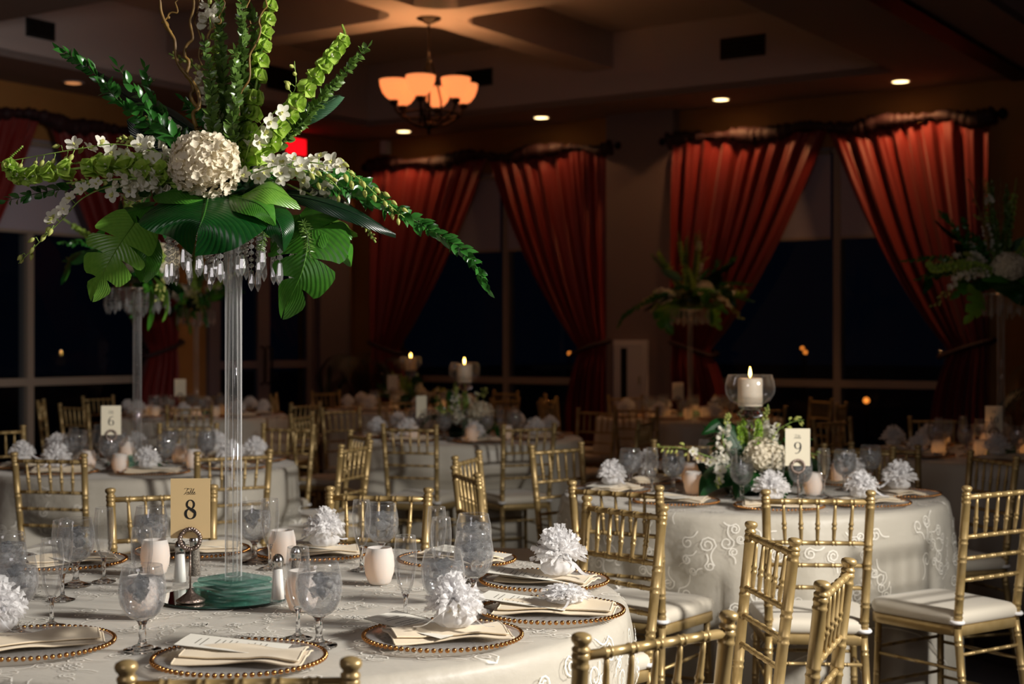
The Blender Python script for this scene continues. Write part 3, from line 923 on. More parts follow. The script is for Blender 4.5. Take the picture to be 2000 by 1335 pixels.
# ================================================================== TABLE LINEN
ZC = 0.765                        # top of the dressed tables
class Cloth:
    def __init__(s, c, r, seed, off=0.0, flare=.035, amp=.020, nf=11, push=()):
        s.c, s.r, s.off, s.flare, s.amp, s.nf = c, r, off, flare, amp, nf
        s.push = push
        rnd = random.Random(seed)
        s.ph = [rnd.uniform(0, 6.28) for _ in range(5)]
    def __call__(s, th, q):
        rc = .022
        rr = s.r - rc
        fold = sin(s.nf * th + s.ph[0] + .6 * sin(3 * th + s.ph[1])) + .5 * sin((s.nf * 2 + 1) * th + s.ph[2]) + .35 * sin(5 * th + s.ph[3])
        if q <= rr:
            rad, z = q, ZC
        elif q <= rr + rc * pi / 2:
            a = (q - rr) / rc
            rad, z = rr + rc * sin(a), ZC - rc * (1 - cos(a))
        else:
            d = q - rr - rc * pi / 2
            k = min(1, d / .45)
            rad = s.r + s.flare * d + s.amp * fold * k ** .8 * (1 + .6 * d)
            z = ZC - rc - d * .995
            k2 = max(0.0, min(1.0, (.60 - z) / .12)); k2 = k2 * k2 * (3 - 2 * k2)
            if k2 > 0:                       # cloth gives way where a chair seat meets it
                for (ca, cf) in s.push:
                    dd = abs((th - ca + pi) % (2 * pi) - pi)
                    lim = cf - .012 + max(0, dd * cf - .215) * 2.2
                    if rad > lim: rad = rad + (lim - rad) * k2
        n = s.off
        if q > rr: rad += n * (1 + 2.5 * min(1, (q - rr) * 12))
        e = Vector((cos(th), sin(th), 0))
        return Vector((s.c[0], s.c[1], 0)) + e * rad + Vector((0, 0, max(z + (n if q <= rr + .01 else 0), .004 + n)))

def cloth_mesh(cl, hem, nth=200, nr=14, nd=26):
    """hem(th) -> path length at the edge"""
    P = []
    for i in range(nth):
        th = 2 * pi * i / nth
        h = hem(th)
        row = []
        for j in range(nr + nd + 1):
            if j <= nr: q = (cl.r - .022) * (j / nr) ** .8 if j else 0.0005
            else:
                k = (j - nr) / nd
                q = (cl.r - .022) + (h - cl.r + .022) * k ** 1.35
            row.append(cl(th, q))
        P.append(row)
    mb = MB()
    mb.grid(P, nth, nr + nd, closed_u=True)
    return mb

def curls(cl, hemf, qmax, n, seed, th0=-pi, th1=pi, size=.05):
    rnd = random.Random(seed)
    mb = MB()
    for _ in range(n):
        th = rnd.uniform(th0, th1)
        q = qmax * sqrt(rnd.uniform(.004, 1))
        if q > hemf(th) - .06 or abs(q - cl.r) < .03: continue
        a0 = rnd.uniform(0, 6.28); tw = rnd.choice((-1, 1)); s0 = size * rnd.uniform(.55, 1.15)
        turns = rnd.uniform(1.1, 1.7)
        pts = []
        m = 20
        for i in range(m + 1):
            t = i / m
            if t < .35:                     # tail
                f = t / .35
                x = -s0 * 1.3 * (1 - f); y = s0 * .35 * sin(f * pi) * 1.0 - s0 * .55
                y = -s0 * .55 + s0 * .28 * sin(f * pi)
            else:
                f = (t - .35) / .65
                aa = -pi / 2 + f * turns * 2 * pi
                rr = s0 * .55 * (1 - .72 * f)
                x = rr * cos(aa); y = rr * sin(aa)
            y *= tw
            X = x * cos(a0) - y * sin(a0); Y = x * sin(a0) + y * cos(a0)
            pts.append((X, Y))
        wv = .0017
        b = len(mb.v)
        for i, (X, Y) in enumerate(pts):
            X2, Y2 = pts[min(i + 1, m)]; X1, Y1 = pts[max(i - 1, 0)]
            d = Vector((X2 - X1, Y2 - Y1)); d.normalize()
            for sgn in (-1, 1):
                px, py = X - d.y * wv * sgn, Y + d.x * wv * sgn
                base = Vector((q * cos(th) + px * cos(th) - py * sin(th), q * sin(th) + px * sin(th) + py * cos(th)))
                qq = base.length; tt = math.atan2(base.y, base.x)
                if q > cl.r: qq = q + px; tt = th + py / cl.r
                mb.v.append(cl(tt, max(.001, qq)))
        for i in range(m):
            mb.face((b + 2 * i, b + 2 * i + 1, b + 2 * i + 3, b + 2 * i + 2))
    return mb

def rect_hem(half, rot, zmin_q):
    def f(th):
        a = th - rot
        return min(zmin_q, half / max(abs(cos(a)), abs(sin(a))))
    return f
RT = {8: .93, 9: .79, 6: .79, 7: .79, 10: .79, 11: .79, 3: .79, 5: .79}
CLOTH = {}
tl = {8: 'cream satin cloth to the floor over table 8 in front', 9: 'cream satin cloth to the floor over table 9', 6: 'cream satin cloth to the floor over table 6 at left',
      7: 'dim pale cloth over table 7 beneath the low flowers with candle', 10: 'dim pale cloth over table 10 at the right edge', 11: 'shadowed cloth over the far table in front of the pilaster',
      3: 'shadowed cloth over the far table by the glass doors', 5: 'shadowed cloth over the farthest table in the room corner'}
for k, c in TC.items():
    cl = Cloth(c, RT[k], 10 + k, push=PUSH.get(k, ()))
    CLOTH[k] = cl
    near = k in (8, 9, 6)
    o = cloth_mesh(cl, lambda th, r=RT[k]: r + .77, 200 if near else 120, 12 if near else 6, 22 if near else 14).build('tablecloth', 'satin' if k in (8, 9, 6) else 'satin', org=(c[0], c[1], 0))
    o.location = (c[0], c[1], 0)
    tag(o, tl[k], 'tablecloth', 'round cream tablecloths')
for k, half, rot, n, lb in ((8, 1.32, .3, 1000, 'sheer overlay with embroidered curls on table eight in front'), (9, 1.20, .42, 600, 'sheer overlay with embroidered curls on table nine, hem above the chair seats'),
                            (6, 1.20, .9, 200, 'sheer overlay with embroidered curls on table six at left')):
    c = TC[k]
    cl = Cloth(c, RT[k], 10 + k, off=.0035, push=PUSH.get(k, ()))
    hem = rect_hem(half, rot, RT[k] + .74)
    o = cloth_mesh(cl, hem, 240, 12, 24).build('sheer_overlay', 'organza', org=(c[0], c[1], 0))
    o.location = (c[0], c[1], 0)
    tag(o, lb, 'table overlay', 'sheer embroidered overlays')
    cl2 = Cloth(c, RT[k], 10 + k, off=.0050, push=PUSH.get(k, ()))
    e = curls(cl2, hem, half * 1.05, n, k, size=.05).build('embroidery', 'embroidery', o, org=(c[0], c[1], 0))
    e['kind'] = 'stuff'
    # hem cord
    mb = MB(); mb.tube([cl2(2 * pi * i / 160, hem(2 * pi * i / 160)) for i in range(161)], .0022, 4, caps=False)
    mb.build('hem', 'embroidery', o, org=(c[0], c[1], 0))

# ================================================================== TABLEWARE
ZP = ZC + .006
def make_goblet():
    root = empty('water_goblet', (0, 0, 0), 0, 'goblet', 'glass')
    mb = MB(); mb.lathe([(.001, .0035), (.006, .0035), (.034, .0012), (.035, .0), (.0345, .003), (.022, .0065), (.009, .012), (.0062, .022), (.0075, .034), (.0062, .046), (.010, .054), (.014, .058), (.001, .058)], n=28, cap0=False, cap1=False)
    mb.build('stem', 'stem_glass', root)
    out = [(.010, .056), (.022, .061), (.032, .070), (.040, .085), (.0435, .102), (.0435, .118), (.041, .135), (.0375, .150), (.0365, .157)]
    inn = [(max(.001, r - .0014), z + .0012) for (r, z) in out][::-1]
    mb = MB(); mb.lathe(out + [(.0358, .1580), (.0352, .1570), (.0354, .1555)], n=36, cap0=False, cap1=False); mb.build('bowl', 'bowl_glass', root)
    wt = [(.001, .060), (.020, .0635), (.0295, .071), (.0375, .086), (.0408, .102), (.0408, .118), (.0388, .134), (.001, .134)]
    mb = MB(); mb.lathe(wt, n=32, cap0=False, cap1=False); mb.build('water', 'water', root)
    rnd = random.Random(5)
    mb = MB()
    for k in range(7):
        a = rnd.uniform(0, 6.28); r = rnd.uniform(.0, .019); z = .118 + rnd.uniform(-.016, .010)
        e = Euler((rnd.uniform(0, 3), rnd.uniform(0, 3), rnd.uniform(0, 3))).to_matrix()
        h = rnd.uniform(.008, .0105)
        mb.box(-h, h, -h, h, -h * .8, h * .8, lambda x, y, zz: e @ Vector((x, y, zz)) + Vector((r * cos(a), r * sin(a), z)))
    mb.build('ice', 'ice', root, smooth=False)
    return root
def make_flute():
    root = empty('champagne_flute', (0, 0, 0), 0, 'flute', 'glass')
    mb = MB(); mb.lathe([(.001, .003), (.005, .003), (.030, .001), (.031, .0), (.0305, .0025), (.014, .006), (.0055, .012), (.0042, .03), (.0045, .052), (.0075, .062), (.0095, .067), (.001, .069)], n=24, cap0=False, cap1=False)
    mb.build('stem', 'stem_glass', root)
    out = [(.006, .066), (.013, .073), (.019, .090), (.0235, .115), (.0255, .14), (.0255, .16), (.0238, .18), (.0225, .194)]
    inn = [(max(.001, r - .0012), z + .001) for (r, z) in out][::-1]
    mb = MB(); mb.lathe(out + [(.0219, .1948), (.0214, .1938), (.0216, .1925)], n=32, cap0=False, cap1=False); mb.build('bowl', 'bowl_glass', root)
    return root
GOB, FLU = make_goblet(), make_flute()
gl8 = [(W(623, 1097, 3.02), 'water goblet right of the right shaker, nearest goblet in the middle of table 8'), (W(278, 1103, 2.98), 'water goblet in front of the frosted votive at left of table 8'),
       (W(925, 1037, 3.51), 'water goblet, front one of the close pair at right of table 8'), (W(925, 1003, 3.87), 'water goblet, rear one of the close pair at right of table 8'),
       (W(745, 983, 4.12), 'water goblet before the chair behind the middle of table 8'), (W(497, 980, 4.16), 'water goblet just right of the clear column'),
       (W(295, 988, 4.05), 'water goblet left of the number 8 card'), (W(148, 1012, 3.77), 'water goblet behind the two left flutes'),
       (W(30, 1082, 3.13), 'water goblet at the left photo edge, nearer one'), (W(12, 1040, 3.49), 'water goblet at the left photo edge, farther one'),
       (W(865, 1072, 3.21), 'water goblet standing behind the nearest charger with tulle')]
for p, lb in gl8: place(GOB, USED, (p.x, p.y, ZP), p.x * 7, lb, 'water goblets on table 8', scale=1.1)
fl8 = [(W(101, 1056, 3.23), 'champagne flute between the left edge goblet and the votive'), (W(122, 1020, 3.56), 'champagne flute behind the leftmost flute'), (W(203, 995, 3.83), 'champagne flute standing alone left of the front chair post'),
       (W(277, 1075, 3.42), 'champagne flute behind the goblet with votive at left'), (W(527, 978, 4.05), 'champagne flute right of the clear column'), (W(582, 1072, 3.10), 'champagne flute beside the right salt shaker'),
       (W(706, 980, 4.02), 'champagne flute next to the goblet before the rear chair'), (W(792, 1050, 3.28), 'champagne flute standing free in the middle right of table 8'),
       (W(862, 1028, 3.62), 'champagne flute behind the goblet, shorter looking of two'), (W(853, 997, 3.85), 'champagne flute farther back at right of table 8')]
for p, lb in fl8: place(FLU, USED, (p.x, p.y, ZP), p.x * 5, lb, 'champagne flutes on table 8')

# place settings
def make_charger():
    root = empty('charger_plate', (0, 0, 0), 0, 'charger', 'plate')
    mb = MB(); mb.lathe([(.001, .002), (.105, .002), (.125, .006), (.158, .011), (.163, .0115), (.163, .0145), (.157, .014), (.124, .009), (.104, .005), (.001, .005)], n=64, cap0=False, cap1=False)
    mb.build('plate', 'charger_glass', root)
    mb = MB()
    n = 76
    for k in range(n):
        a = 2 * pi * k / n
        mb.lathe([(.0006, -.0052), (.0038, -.0037), (.0053, 0), (.0038, .0037), (.0006, .0052)], (.1675 * cos(a), .1655 * sin(a), .013), 7)
    o = mb.build('beaded_rim', 'gold_bead', root); o['kind'] = 'stuff'
    return root
CHG = make_charger()
def make_napkin(seed, wd=.25, dp=.15):
    rnd = random.Random(seed)
    root = empty('napkin', (0, 0, 0), 0, 'napkin', 'napkin')
    ph = [rnd.uniform(0, 6) for _ in range(4)]
    for layer in range(2):
        W_, D_ = wd * (1 - .06 * layer), dp * (1 - .22 * layer)
        nx, ny = 22, 12
        P, P2 = [], []
        for i in range(nx + 1):
            r1, r2 = [], []
            for j in range(ny + 1):
                a, b = i / nx, j / ny
                x = -W_ / 2 + W_ * a; y = (-D_ / 2 + D_ * b) * (1 - .25 * a + .1 * sin(5 * a + ph[3]))
                y += .018 * sin(3.2 * a + ph[0]) + .006 * layer
                wv = .004 * sin(ph[1] + 60 * y + 5 * x) * (.3 + a) + .0035 * sin(ph[2] + 34 * x - 40 * y)
                z = .004 + .008 * layer + max(-.001, wv) + .010 * max(0, 1 - abs(b - .5) * 2.2) + .16 * max(0, abs(x) - .09) ** 1.6
                r1.append((x, y, z)); r2.append((x, y, z + .0022))
            P.append(r1); P2.append(r2)
        mb = MB(); mb.grid(P, nx, ny); mb.grid(P2, nx, ny)
        edge = [P2[i][0] for i in range(nx + 1)] + [P2[nx][j] for j in range(ny + 1)] + [P2[i][ny] for i in range(nx, -1, -1)] + [P2[0][j] for j in range(ny, -1, -1)]
        mb.tube([(x, y, z - .001) for x, y, z in edge], .0021, 5, caps=False)
        mb.build('fold', 'napkin', root)
    return root
NAPS = [make_napkin(1), make_napkin(2, .27, .14)]
def make_menu(txt=True, wd=.112, dp=.21):
    root = empty('menu_card', (0, 0, 0), 0, 'menu', 'menu card')
    P = [[(-wd / 2 + wd * i / 4, -dp / 2 + dp * j / 8, .0004 + .10 * max(0, abs(-dp / 2 + dp * j / 8)) ** 2 * .6) for j in range(9)] for i in range(5)]
    P2 = [[(x, y, z + .0012) for (x, y, z) in r] for r in P]
    mb = MB(); mb.grid(P, 4, 8); mb.grid(P2, 4, 8)
    mb.tube([P2[0][0], P2[4][0], P2[4][8], P2[0][8], P2[0][0]], .0006, 4)
    mb.build('card', 'menu_paper', root)
    if txt:
        mb = MB(); rnd = random.Random(4)
        for k in range(12):
            y = .07 - .012 * k
            if k in (2, 7): continue
            hw = rnd.uniform(.018, .036)
            x = -hw
            while x < hw:
                l = rnd.uniform(.003, .009)
                z = .0021 + .06 * abs(y) ** 2
                mb.box(x, min(hw, x + l), y, y + .0022, z, z + .0002)
                x += l + .002
        o = mb.build('printed_lines', 'ink_grey', root, smooth=False)
    return root
MENU = make_menu()
def make_tulle(seed, tall=1.0):
    """favour wrapped in white tulle: pouch below, tied waist, ruffled burst above"""
    rnd = random.Random(seed)
    root = empty('tulle_favor', (0, 0, 0), 0, 'tulle', 'wedding favor')
    mb = MB()
    n = 40
    for i in range(9):
        pass
    prof = [(.004, .001), (.030, .003), (.043, .014), (.040, .026), (.022, .036), (.009, .041)]
    P = []
    for k in range(n):
        a = 2 * pi * k / n
        P.append([((r * (1 + .10 * sin(9 * a + z * 90) + .05 * sin(17 * a))) * cos(a), (r * (1 + .10 * sin(9 * a + z * 90) + .05 * sin(17 * a))) * sin(a), z) for (r, z) in prof])
    mb.grid(P, n, len(prof) - 1, closed_u=True)
    mb.build('pouch', 'tulle', root)
    mb = MB(); mb.tube([(.011 * cos(2 * pi * k / 12), .011 * sin(2 * pi * k / 12), .040) for k in range(13)], .003, 5, caps=False)
    for s_ in (-1, 1):
        mb.tube(cr([(0, -.01, .040), (s_ * .02, -.02, .052), (s_ * .032, -.02, .044), (s_ * .012, -.014, .038)], 12), .0022, 4)
        b = len(mb.v); pp = cr([(0, -.012, .04), (s_ * .03, -.035, .03), (s_ * .06, -.05, .012), (s_ * .085, -.06, .010)], 8)
        for p in pp: mb.v += [p + Vector((0, -.004, .002)), p + Vector((0, .004, -.001))]
        for i in range(8): mb.face((b + 2 * i, b + 2 * i + 1, b + 2 * i + 3, b + 2 * i + 2))
    mb.build('ribbon', 'ribbon', root)
    mb = MB()
    for k in range(260):
        a = rnd.uniform(0, 2 * pi); el = math.acos(rnd.uniform(.05, 1.0))
        d = Vector((sin(el) * cos(a), sin(el) * sin(a), cos(el) * tall)).normalized()
        Ln = rnd.uniform(.050, .072) * (1 + .25 * (tall - 1))
        sd = d.cross(Vector((rnd.uniform(-1, 1), rnd.uniform(-1, 1), rnd.uniform(-1, 1)))).normalized()
        up = d.cross(sd)
        b = len(mb.v); m = 7
        for i in range(m + 1):
            t = i / m
            c = Vector((0, 0, .042)) + d * (Ln * t) + up * (.004 * sin(t * 14 + k)) - Vector((0, 0, .016 * t * t * sin(el)))
            hw = .001 + .0042 * t
            mb.v += [c - sd * hw + up * .003 * sin(i * 2.4 + k), c + sd * hw - up * .003 * sin(i * 2.4 + k)]
        for i in range(m): mb.face((b + 2 * i, b + 2 * i + 1, b + 2 * i + 3, b + 2 * i + 2), smooth=False)
    mb.build('ruffle', 'tulle', root)
    mb = MB()
    for k in range(9):
        a = 2 * pi * k / 9
        mb.leaf((.016 * cos(a) * .3, -.022, .036 + .006 * sin(a)), (cos(a), -.5, sin(a)), (0, -1, 0), .013, .011, nseg=3)
    mb.build('blossom', 'petal_cream', root)
    return root
TUL = [make_tulle(1), make_tulle(2, 1.7)]

SET8 = [  # charger x, y, then which: napkin angle, menu (dx,dy,rot) or None, tulle (idx,dx,dy) or None
    (865, 1246, 3.08, 'nearest charger with gold beads, on table 8', 14, (-.055, .03, 55), (0, .025, .012)),
    (1078, 1197, 3.37, 'gold beaded charger with long menu at the right rim of table 8', -14, (-.06, .03, 75), (0, .03, .01)),
    (1063, 1140, 3.79, 'gold beaded charger under the tall tulle puff at the back right of table 8', -25, (-.05, .0, 80), (1, .035, -.01)),
    (892, 1096, 4.16, 'gold beaded charger behind the close pair of goblets', -50, (.04, .02, 70), None),
    (612, 1083, 4.29, 'gold beaded charger with a tulle puff right of the clear column', 10, (.0, .03, 90), (0, .03, .02)),
    (375, 1078, 4.34, 'gold beaded charger behind the number 8 card', 8, (.01, .04, 90), None),
    (128, 1100, 4.12, 'gold beaded charger behind the lone flute at left of table 8', 30, (-.02, .02, 60), None),
    (60, 1262, 3.00, 'gold beaded charger at the bottom left corner of the photo', 20, None, (0, -.09, .05)),
    (468, 1290, 2.86, 'gold beaded charger at the bottom edge of the photo before the mirror', -5, (-.02, .04, 85), None)]
names = ['nearest charger', 'charger with the long menu', 'charger with the tall tulle puff', 'charger behind the close pair of goblets', 'charger right of the clear column',
         'charger behind the number 8 card', 'charger behind the lone flute', 'bottom left corner charger', 'bottom edge charger before the mirror']
for i, (px, py, d, lb, na, me, tu) in enumerate(SET8):
    p = W(px, py, d)
    ang = math.atan2(TC[8][1] - p.y, TC[8][0] - p.x) - pi / 2
    place(CHG, USED, (p.x, p.y, ZP), ang, lb, 'beaded chargers on table 8')
    Rm = Matrix.Rotation(0, 3, 'Z')
    place(NAPS[i % 2], USED, (p.x + .012, p.y - .012, ZP + .007), radians(na), 'folded ivory napkin on the ' + names[i], 'napkins on table 8')
    zt = ZP + .022
    if me: 
        mo = place(MENU, USED, (p.x + me[0], p.y + me[1], zt + .004), radians(me[2]), 'ivory menu card with fine print on the ' + names[i], 'menu cards on table 8')
        mo.rotation_euler[0] = radians(5)
    if tu:
        place(TUL[tu[0]], USED, (p.x + tu[1], p.y + tu[2], zt + .004), radians(i * 50), 'white ruffled tulle favor on the ' + names[i], 'tulle favors on table 8').scale = (1, 1, .42 if i == 1 else 1.1)

# votive candles
def make_votive():
    root = empty('votive_candle', (0, 0, 0), 0, 'votive', 'candle')
    out = [(.001, 0), (.024, .0), (.030, .006), (.0375, .03), (.0395, .05), (.0375, .072), (.0325, .092), (.0318, .094)]
    inn = [(max(.001, r - .0022), z + .003) for (r, z) in out[:-1]][::-1]
    mb = MB(); mb.lathe(out + inn, n=32, cap0=False, cap1=False); mb.build('cup', 'frosted_glass', root)
    mb = MB(); mb.lathe([(.001, .005), (.019, .005), (.019, .020), (.001, .021)], n=16, cap0=False, cap1=False); mb.build('tealight', 'candle_wax', root)
    mb = MB(); mb.lathe([(.0006, .021), (.003, .025), (.0035, .029), (.002, .035), (.0004, .041)], n=8); mb.build('flame', 'flame', root)
    return root
VOT = make_votive()
def votive(x, y, lb, g, e=.16):
    place(VOT, USED, (x, y, ZP), x * 3, lb, g)
    lamp('votive_light', 'POINT', (x, y, ZP + .046), e, (1, .42, .14), shadow_soft_size=.006)
for (px, d, lb, e) in ((741, 3.80, 'frosted votive standing free in the middle of table 8', .035), (551, 4.15, 'frosted votive behind the right shaker', .035), (590, 3.42, 'frosted votive behind the nearest flute beside the right shaker', .035),
                    (276, 3.34, 'frosted votive behind the left front goblet of table 8', .035), (303, 3.95, 'frosted votive between the left goblet and the number card', .035)):
    votive((px - CX) / F * d, d, lb, 'frosted votives on table 8', e)

# salt and pepper
def make_shaker(fill):
    root = empty('salt_shaker' if fill == 'salt' else 'pepper_shaker', (0, 0, 0), 0, 's', 'shaker')
    mb = MB(); mb.lathe([(.001, 0), (.0195, 0), (.020, .004), (.0175, .016), (.0145, .05), (.0125, .088), (.0118, .092), (.001, .092)], n=12, cap0=False, cap1=False); mb.build('body', 'bowl_glass', root)
    mb = MB(); mb.lathe([(.001, .008), (.0155, .010), (.0130, .05), (.0108, .080), (.001, .081)], n=12, cap0=False, cap1=False); mb.build('filling', fill, root)
    mb = MB(); mb.lathe([(.0135, .088), (.0135, .094), (.0145, .096), (.0140, .104), (.0110, .112), (.006, .1165), (.001, .118)], n=20, cap0=False); mb.build('cap', 'silver', root)
    return root
SA, PE = make_shaker('salt'), make_shaker('pepper')
for (pr, px, d, lb) in ((SA, 352, 3.74, 'glass salt shaker left of the card holder on the mirror'), (PE, 380, 3.84, 'glass pepper shaker behind the card holder stem'),
                        (SA, 543, 3.49, 'glass salt shaker right of the stacked glass base'), (PE, 578, 3.66, 'glass pepper shaker half hidden behind a flute')):
    place(pr, USED, ((px - CX) / F * d, d, ZP + (.005 if d < 3.9 and px < 570 else 0)), 0, lb, 'salt and pepper shakers on table 8')

# number cards
def ribbon2d(mb, pts, ws, y=-.0012):
    b = len(mb.v); m = len(pts)
    for i in range(m):
        a = Vector(pts[max(0, i - 1)]); c = Vector(pts[min(m - 1, i + 1)]); d = c - a
        if d.length < 1e-9: d = Vector((1, 0))
        d.normalize()
        for s_ in (-1, 1):
            mb.v.append(Vector((pts[i][0] - d.y * ws[i] * s_ / 2, y, pts[i][1] + d.x * ws[i] * s_ / 2)))
    for i in range(m - 1): mb.face((b + 2 * i, b + 2 * i + 1, b + 2 * i + 3, b + 2 * i + 2), smooth=False)
def ell(cx, cz, rx, rz, a0, a1, w0, w1, n=28, tilt=0.0):
    pts, ws = [], []
    for i in range(n + 1):
        a = radians(a0 + (a1 - a0) * i / n)
        x, z = rx * cos(a), rz * sin(a)
        pts.append((cx + x + tilt * z, cz + z)); ws.append(w0 + (w1 - w0) * abs(cos(a)) ** 1.6)
    return pts, ws
def glyph(mb, ch, x, z, h):
    """serif numerals, centre x, bottom z, height h"""
    if ch == '8':
        p, q = ell(x + .005 * h, z + h * .76, .185 * h, .225 * h, 0, 360, .045 * h, .11 * h)
        ribbon2d(mb, p, q)
        p, q = ell(x, z + h * .28, .245 * h, .265 * h, 0, 360, .045 * h, .14 * h)
        ribbon2d(mb, p, q, -.0013)
        ribbon2d(mb, [(x - .19 * h, z + .70 * h), (x - .02 * h, z + .545 * h), (x + .15 * h, z + .42 * h), (x + .21 * h, z + .33 * h)], [.06 * h, .13 * h, .15 * h, .08 * h], -.0014)
    elif ch in '96':
        s_ = 1 if ch == '9' else -1
        zc = z + h * .5
        p, q = ell(0, .20 * h, .24 * h, .27 * h, 0, 360, .035 * h, .13 * h)
        tail = [(.24 * h, .20 * h), (.245 * h, .05 * h), (.20 * h, -.16 * h), (.10 * h, -.34 * h), (-.04 * h, -.45 * h), (-.15 * h, -.46 * h)]
        tw = [.13 * h, .13 * h, .11 * h, .08 * h, .05 * h, .04 * h]
        ribbon2d(mb, [(x + s_ * a, zc + s_ * b) for a, b in p], q)
        ribbon2d(mb, [(x + s_ * a, zc + s_ * b) for a, b in tail], tw, -.0013)
        ribbon2d(mb, [(x + s_ * (-.20 * h), zc - s_ * .44 * h), (x + s_ * (-.13 * h), zc - s_ * .44 * h)], [.09 * h, .07 * h], -.0014)
    elif ch == '0':
        p, q = ell(x, z + h * .5, .26 * h, .48 * h, 0, 360, .04 * h, .15 * h)
        ribbon2d(mb, p, q)
    elif ch == '1':
        ribbon2d(mb, [(x, z), (x, z + h)], [.14 * h, .14 * h])
        ribbon2d(mb, [(x - .16 * h, z + .02 * h), (x + .16 * h, z + .02 * h)], [.04 * h] * 2, -.0013)
        ribbon2d(mb, [(x, z + .97 * h), (x - .18 * h, z + .86 * h)], [.05 * h, .05 * h], -.0013)
def script_table(mb, x, z, h):
    """the word Table in a sloping script"""
    S = [[(-1.5, 1.0), (-1.1, 1.12), (-.4, 1.0), (-.1, 1.12)], [(-.75, 1.05), (-.95, .5), (-1.15, .08), (-1.35, .05)],
         [(-.45, .42), (-.62, .5), (-.78, .3), (-.75, .06), (-.6, .05), (-.42, .28), (-.40, .48), (-.46, .2), (-.36, .04), (-.18, .2)],
         [(-.18, .2), (.05, .75), (.06, 1.05), (-.04, .8), (-.1, .15), (.02, .03), (.2, .12), (.24, .36), (.1, .42)],
         [(.24, .3), (.42, .7), (.5, 1.05), (.40, .9), (.34, .2), (.42, .03), (.56, .16)],
         [(.56, .16), (.78, .28), (.84, .44), (.74, .48), (.64, .26), (.72, .04), (.88, .05), (1.05, .2)]]
    for st in S:
        pts = [(p.x, p.y) for p in cr([(a, b, 0) for a, b in st], len(st) * 4)]
        pts = [(x + (a + .25 * b) * h * .86, z + b * h) for a, b in pts]
        ribbon2d(mb, pts, [.0008 + .0004 * sin(i * .9) for i in range(len(pts))], -.0012)
def number_card(loc, rz, num, label, paper='card_paper', full=True, h_card=.143, word=True, z_foot=0.0, stand=.150):
    root = empty('table_number_card', loc, rz, label, 'table number', 'table number cards in wire holders')
    mb = MB(); mb.box(-.047, .047, -.0008, .0008, stand + .004, stand + .004 + h_card); mb.build('card', paper, root, smooth=False)
    if num:
        mb = MB()
        hh = .046
        zc = stand + .004 + h_card * .32
        if len(num) == 1: glyph(mb, num, 0, zc, hh)
        else:
            glyph(mb, num[0], -.014, zc, hh * .8); glyph(mb, num[1], .012, zc, hh * .8)
        if word: script_table(mb, .0, stand + .004 + h_card * .73, .0135)
        mb.build('lettering', 'ink', root, smooth=False)
    hold = MB(); hold.lathe([(.001, .001), (.034, .002), (.035, .006), (.026, .012), (.012, .022), (.006, .030), (.0035, .034)], n=24, cap0=False)
    hold.tube([(0, -.003, .03), (0, -.003, stand - .022)], .0022, 8)
    hold.build('stand', 'pewter', root)
    mb = MB()
    rnd = random.Random(3)
    for k in range(26):
        a = 2 * pi * k / 26
        c = Vector((.024 * cos(a), -.006, stand + .002 + .024 * sin(a)))
        mb.lathe([(.001, -.006), (.0055 + rnd.uniform(-.001, .002), -.002), (.005, .003), (.001, .006)], c, 6)
    mb.tube([(.024 * cos(2 * pi * k / 24), -.005, stand + .002 + .024 * sin(2 * pi * k / 24)) for k in range(25)], .0035, 6, caps=False)
    mb.build('wreath_clip', 'pewter', root)
    return root
MIR = Vector((-.705, 3.59, ZP))
p = W(372, 1185, 3.50)
number_card((p.x, 3.50, ZP + .005), radians(3), '8', 'cream card printed Table 8 in a pewter wreath holder')
number_card((W(1558, 0, 5.60).x, 5.60, ZP), radians(-4), '9', 'pale card printed Table 9 in a wire holder', 'card_paper_pale')
number_card((W(217, 0, 7.15).x, 7.15, ZP), radians(16), '6', 'pale card printed Table 6 standing beside the far left column', 'card_paper_pale', stand=.17)
number_card((W(1941, 0, 8.05).x, 8.05, ZP), radians(-2), '10', 'pale card printed Table 10 beside the right column', 'card_paper_pale', stand=.13)
number_card((W(823, 0, 9.55).x, 9.55, ZP), radians(48), None, 'turned pale number card left of the low flowers of table 7', 'card_paper_pale', stand=.13)
number_card((W(352, 0, 12.3).x, 12.3, ZP), radians(10), None, 'pale number card on the far table by the glass doors', 'card_paper_pale', stand=.17)
number_card((W(767, 0, 13.4).x, 13.4, ZP), radians(0), None, 'pale number card on the farthest table in the room corner', 'card_paper_pale', stand=.18)
number_card((W(1324, 0, 12.0).x, 12.0, ZP), radians(-20), None, 'pale number card on the far table in front of the pilaster', 'card_paper_pale', stand=.15)

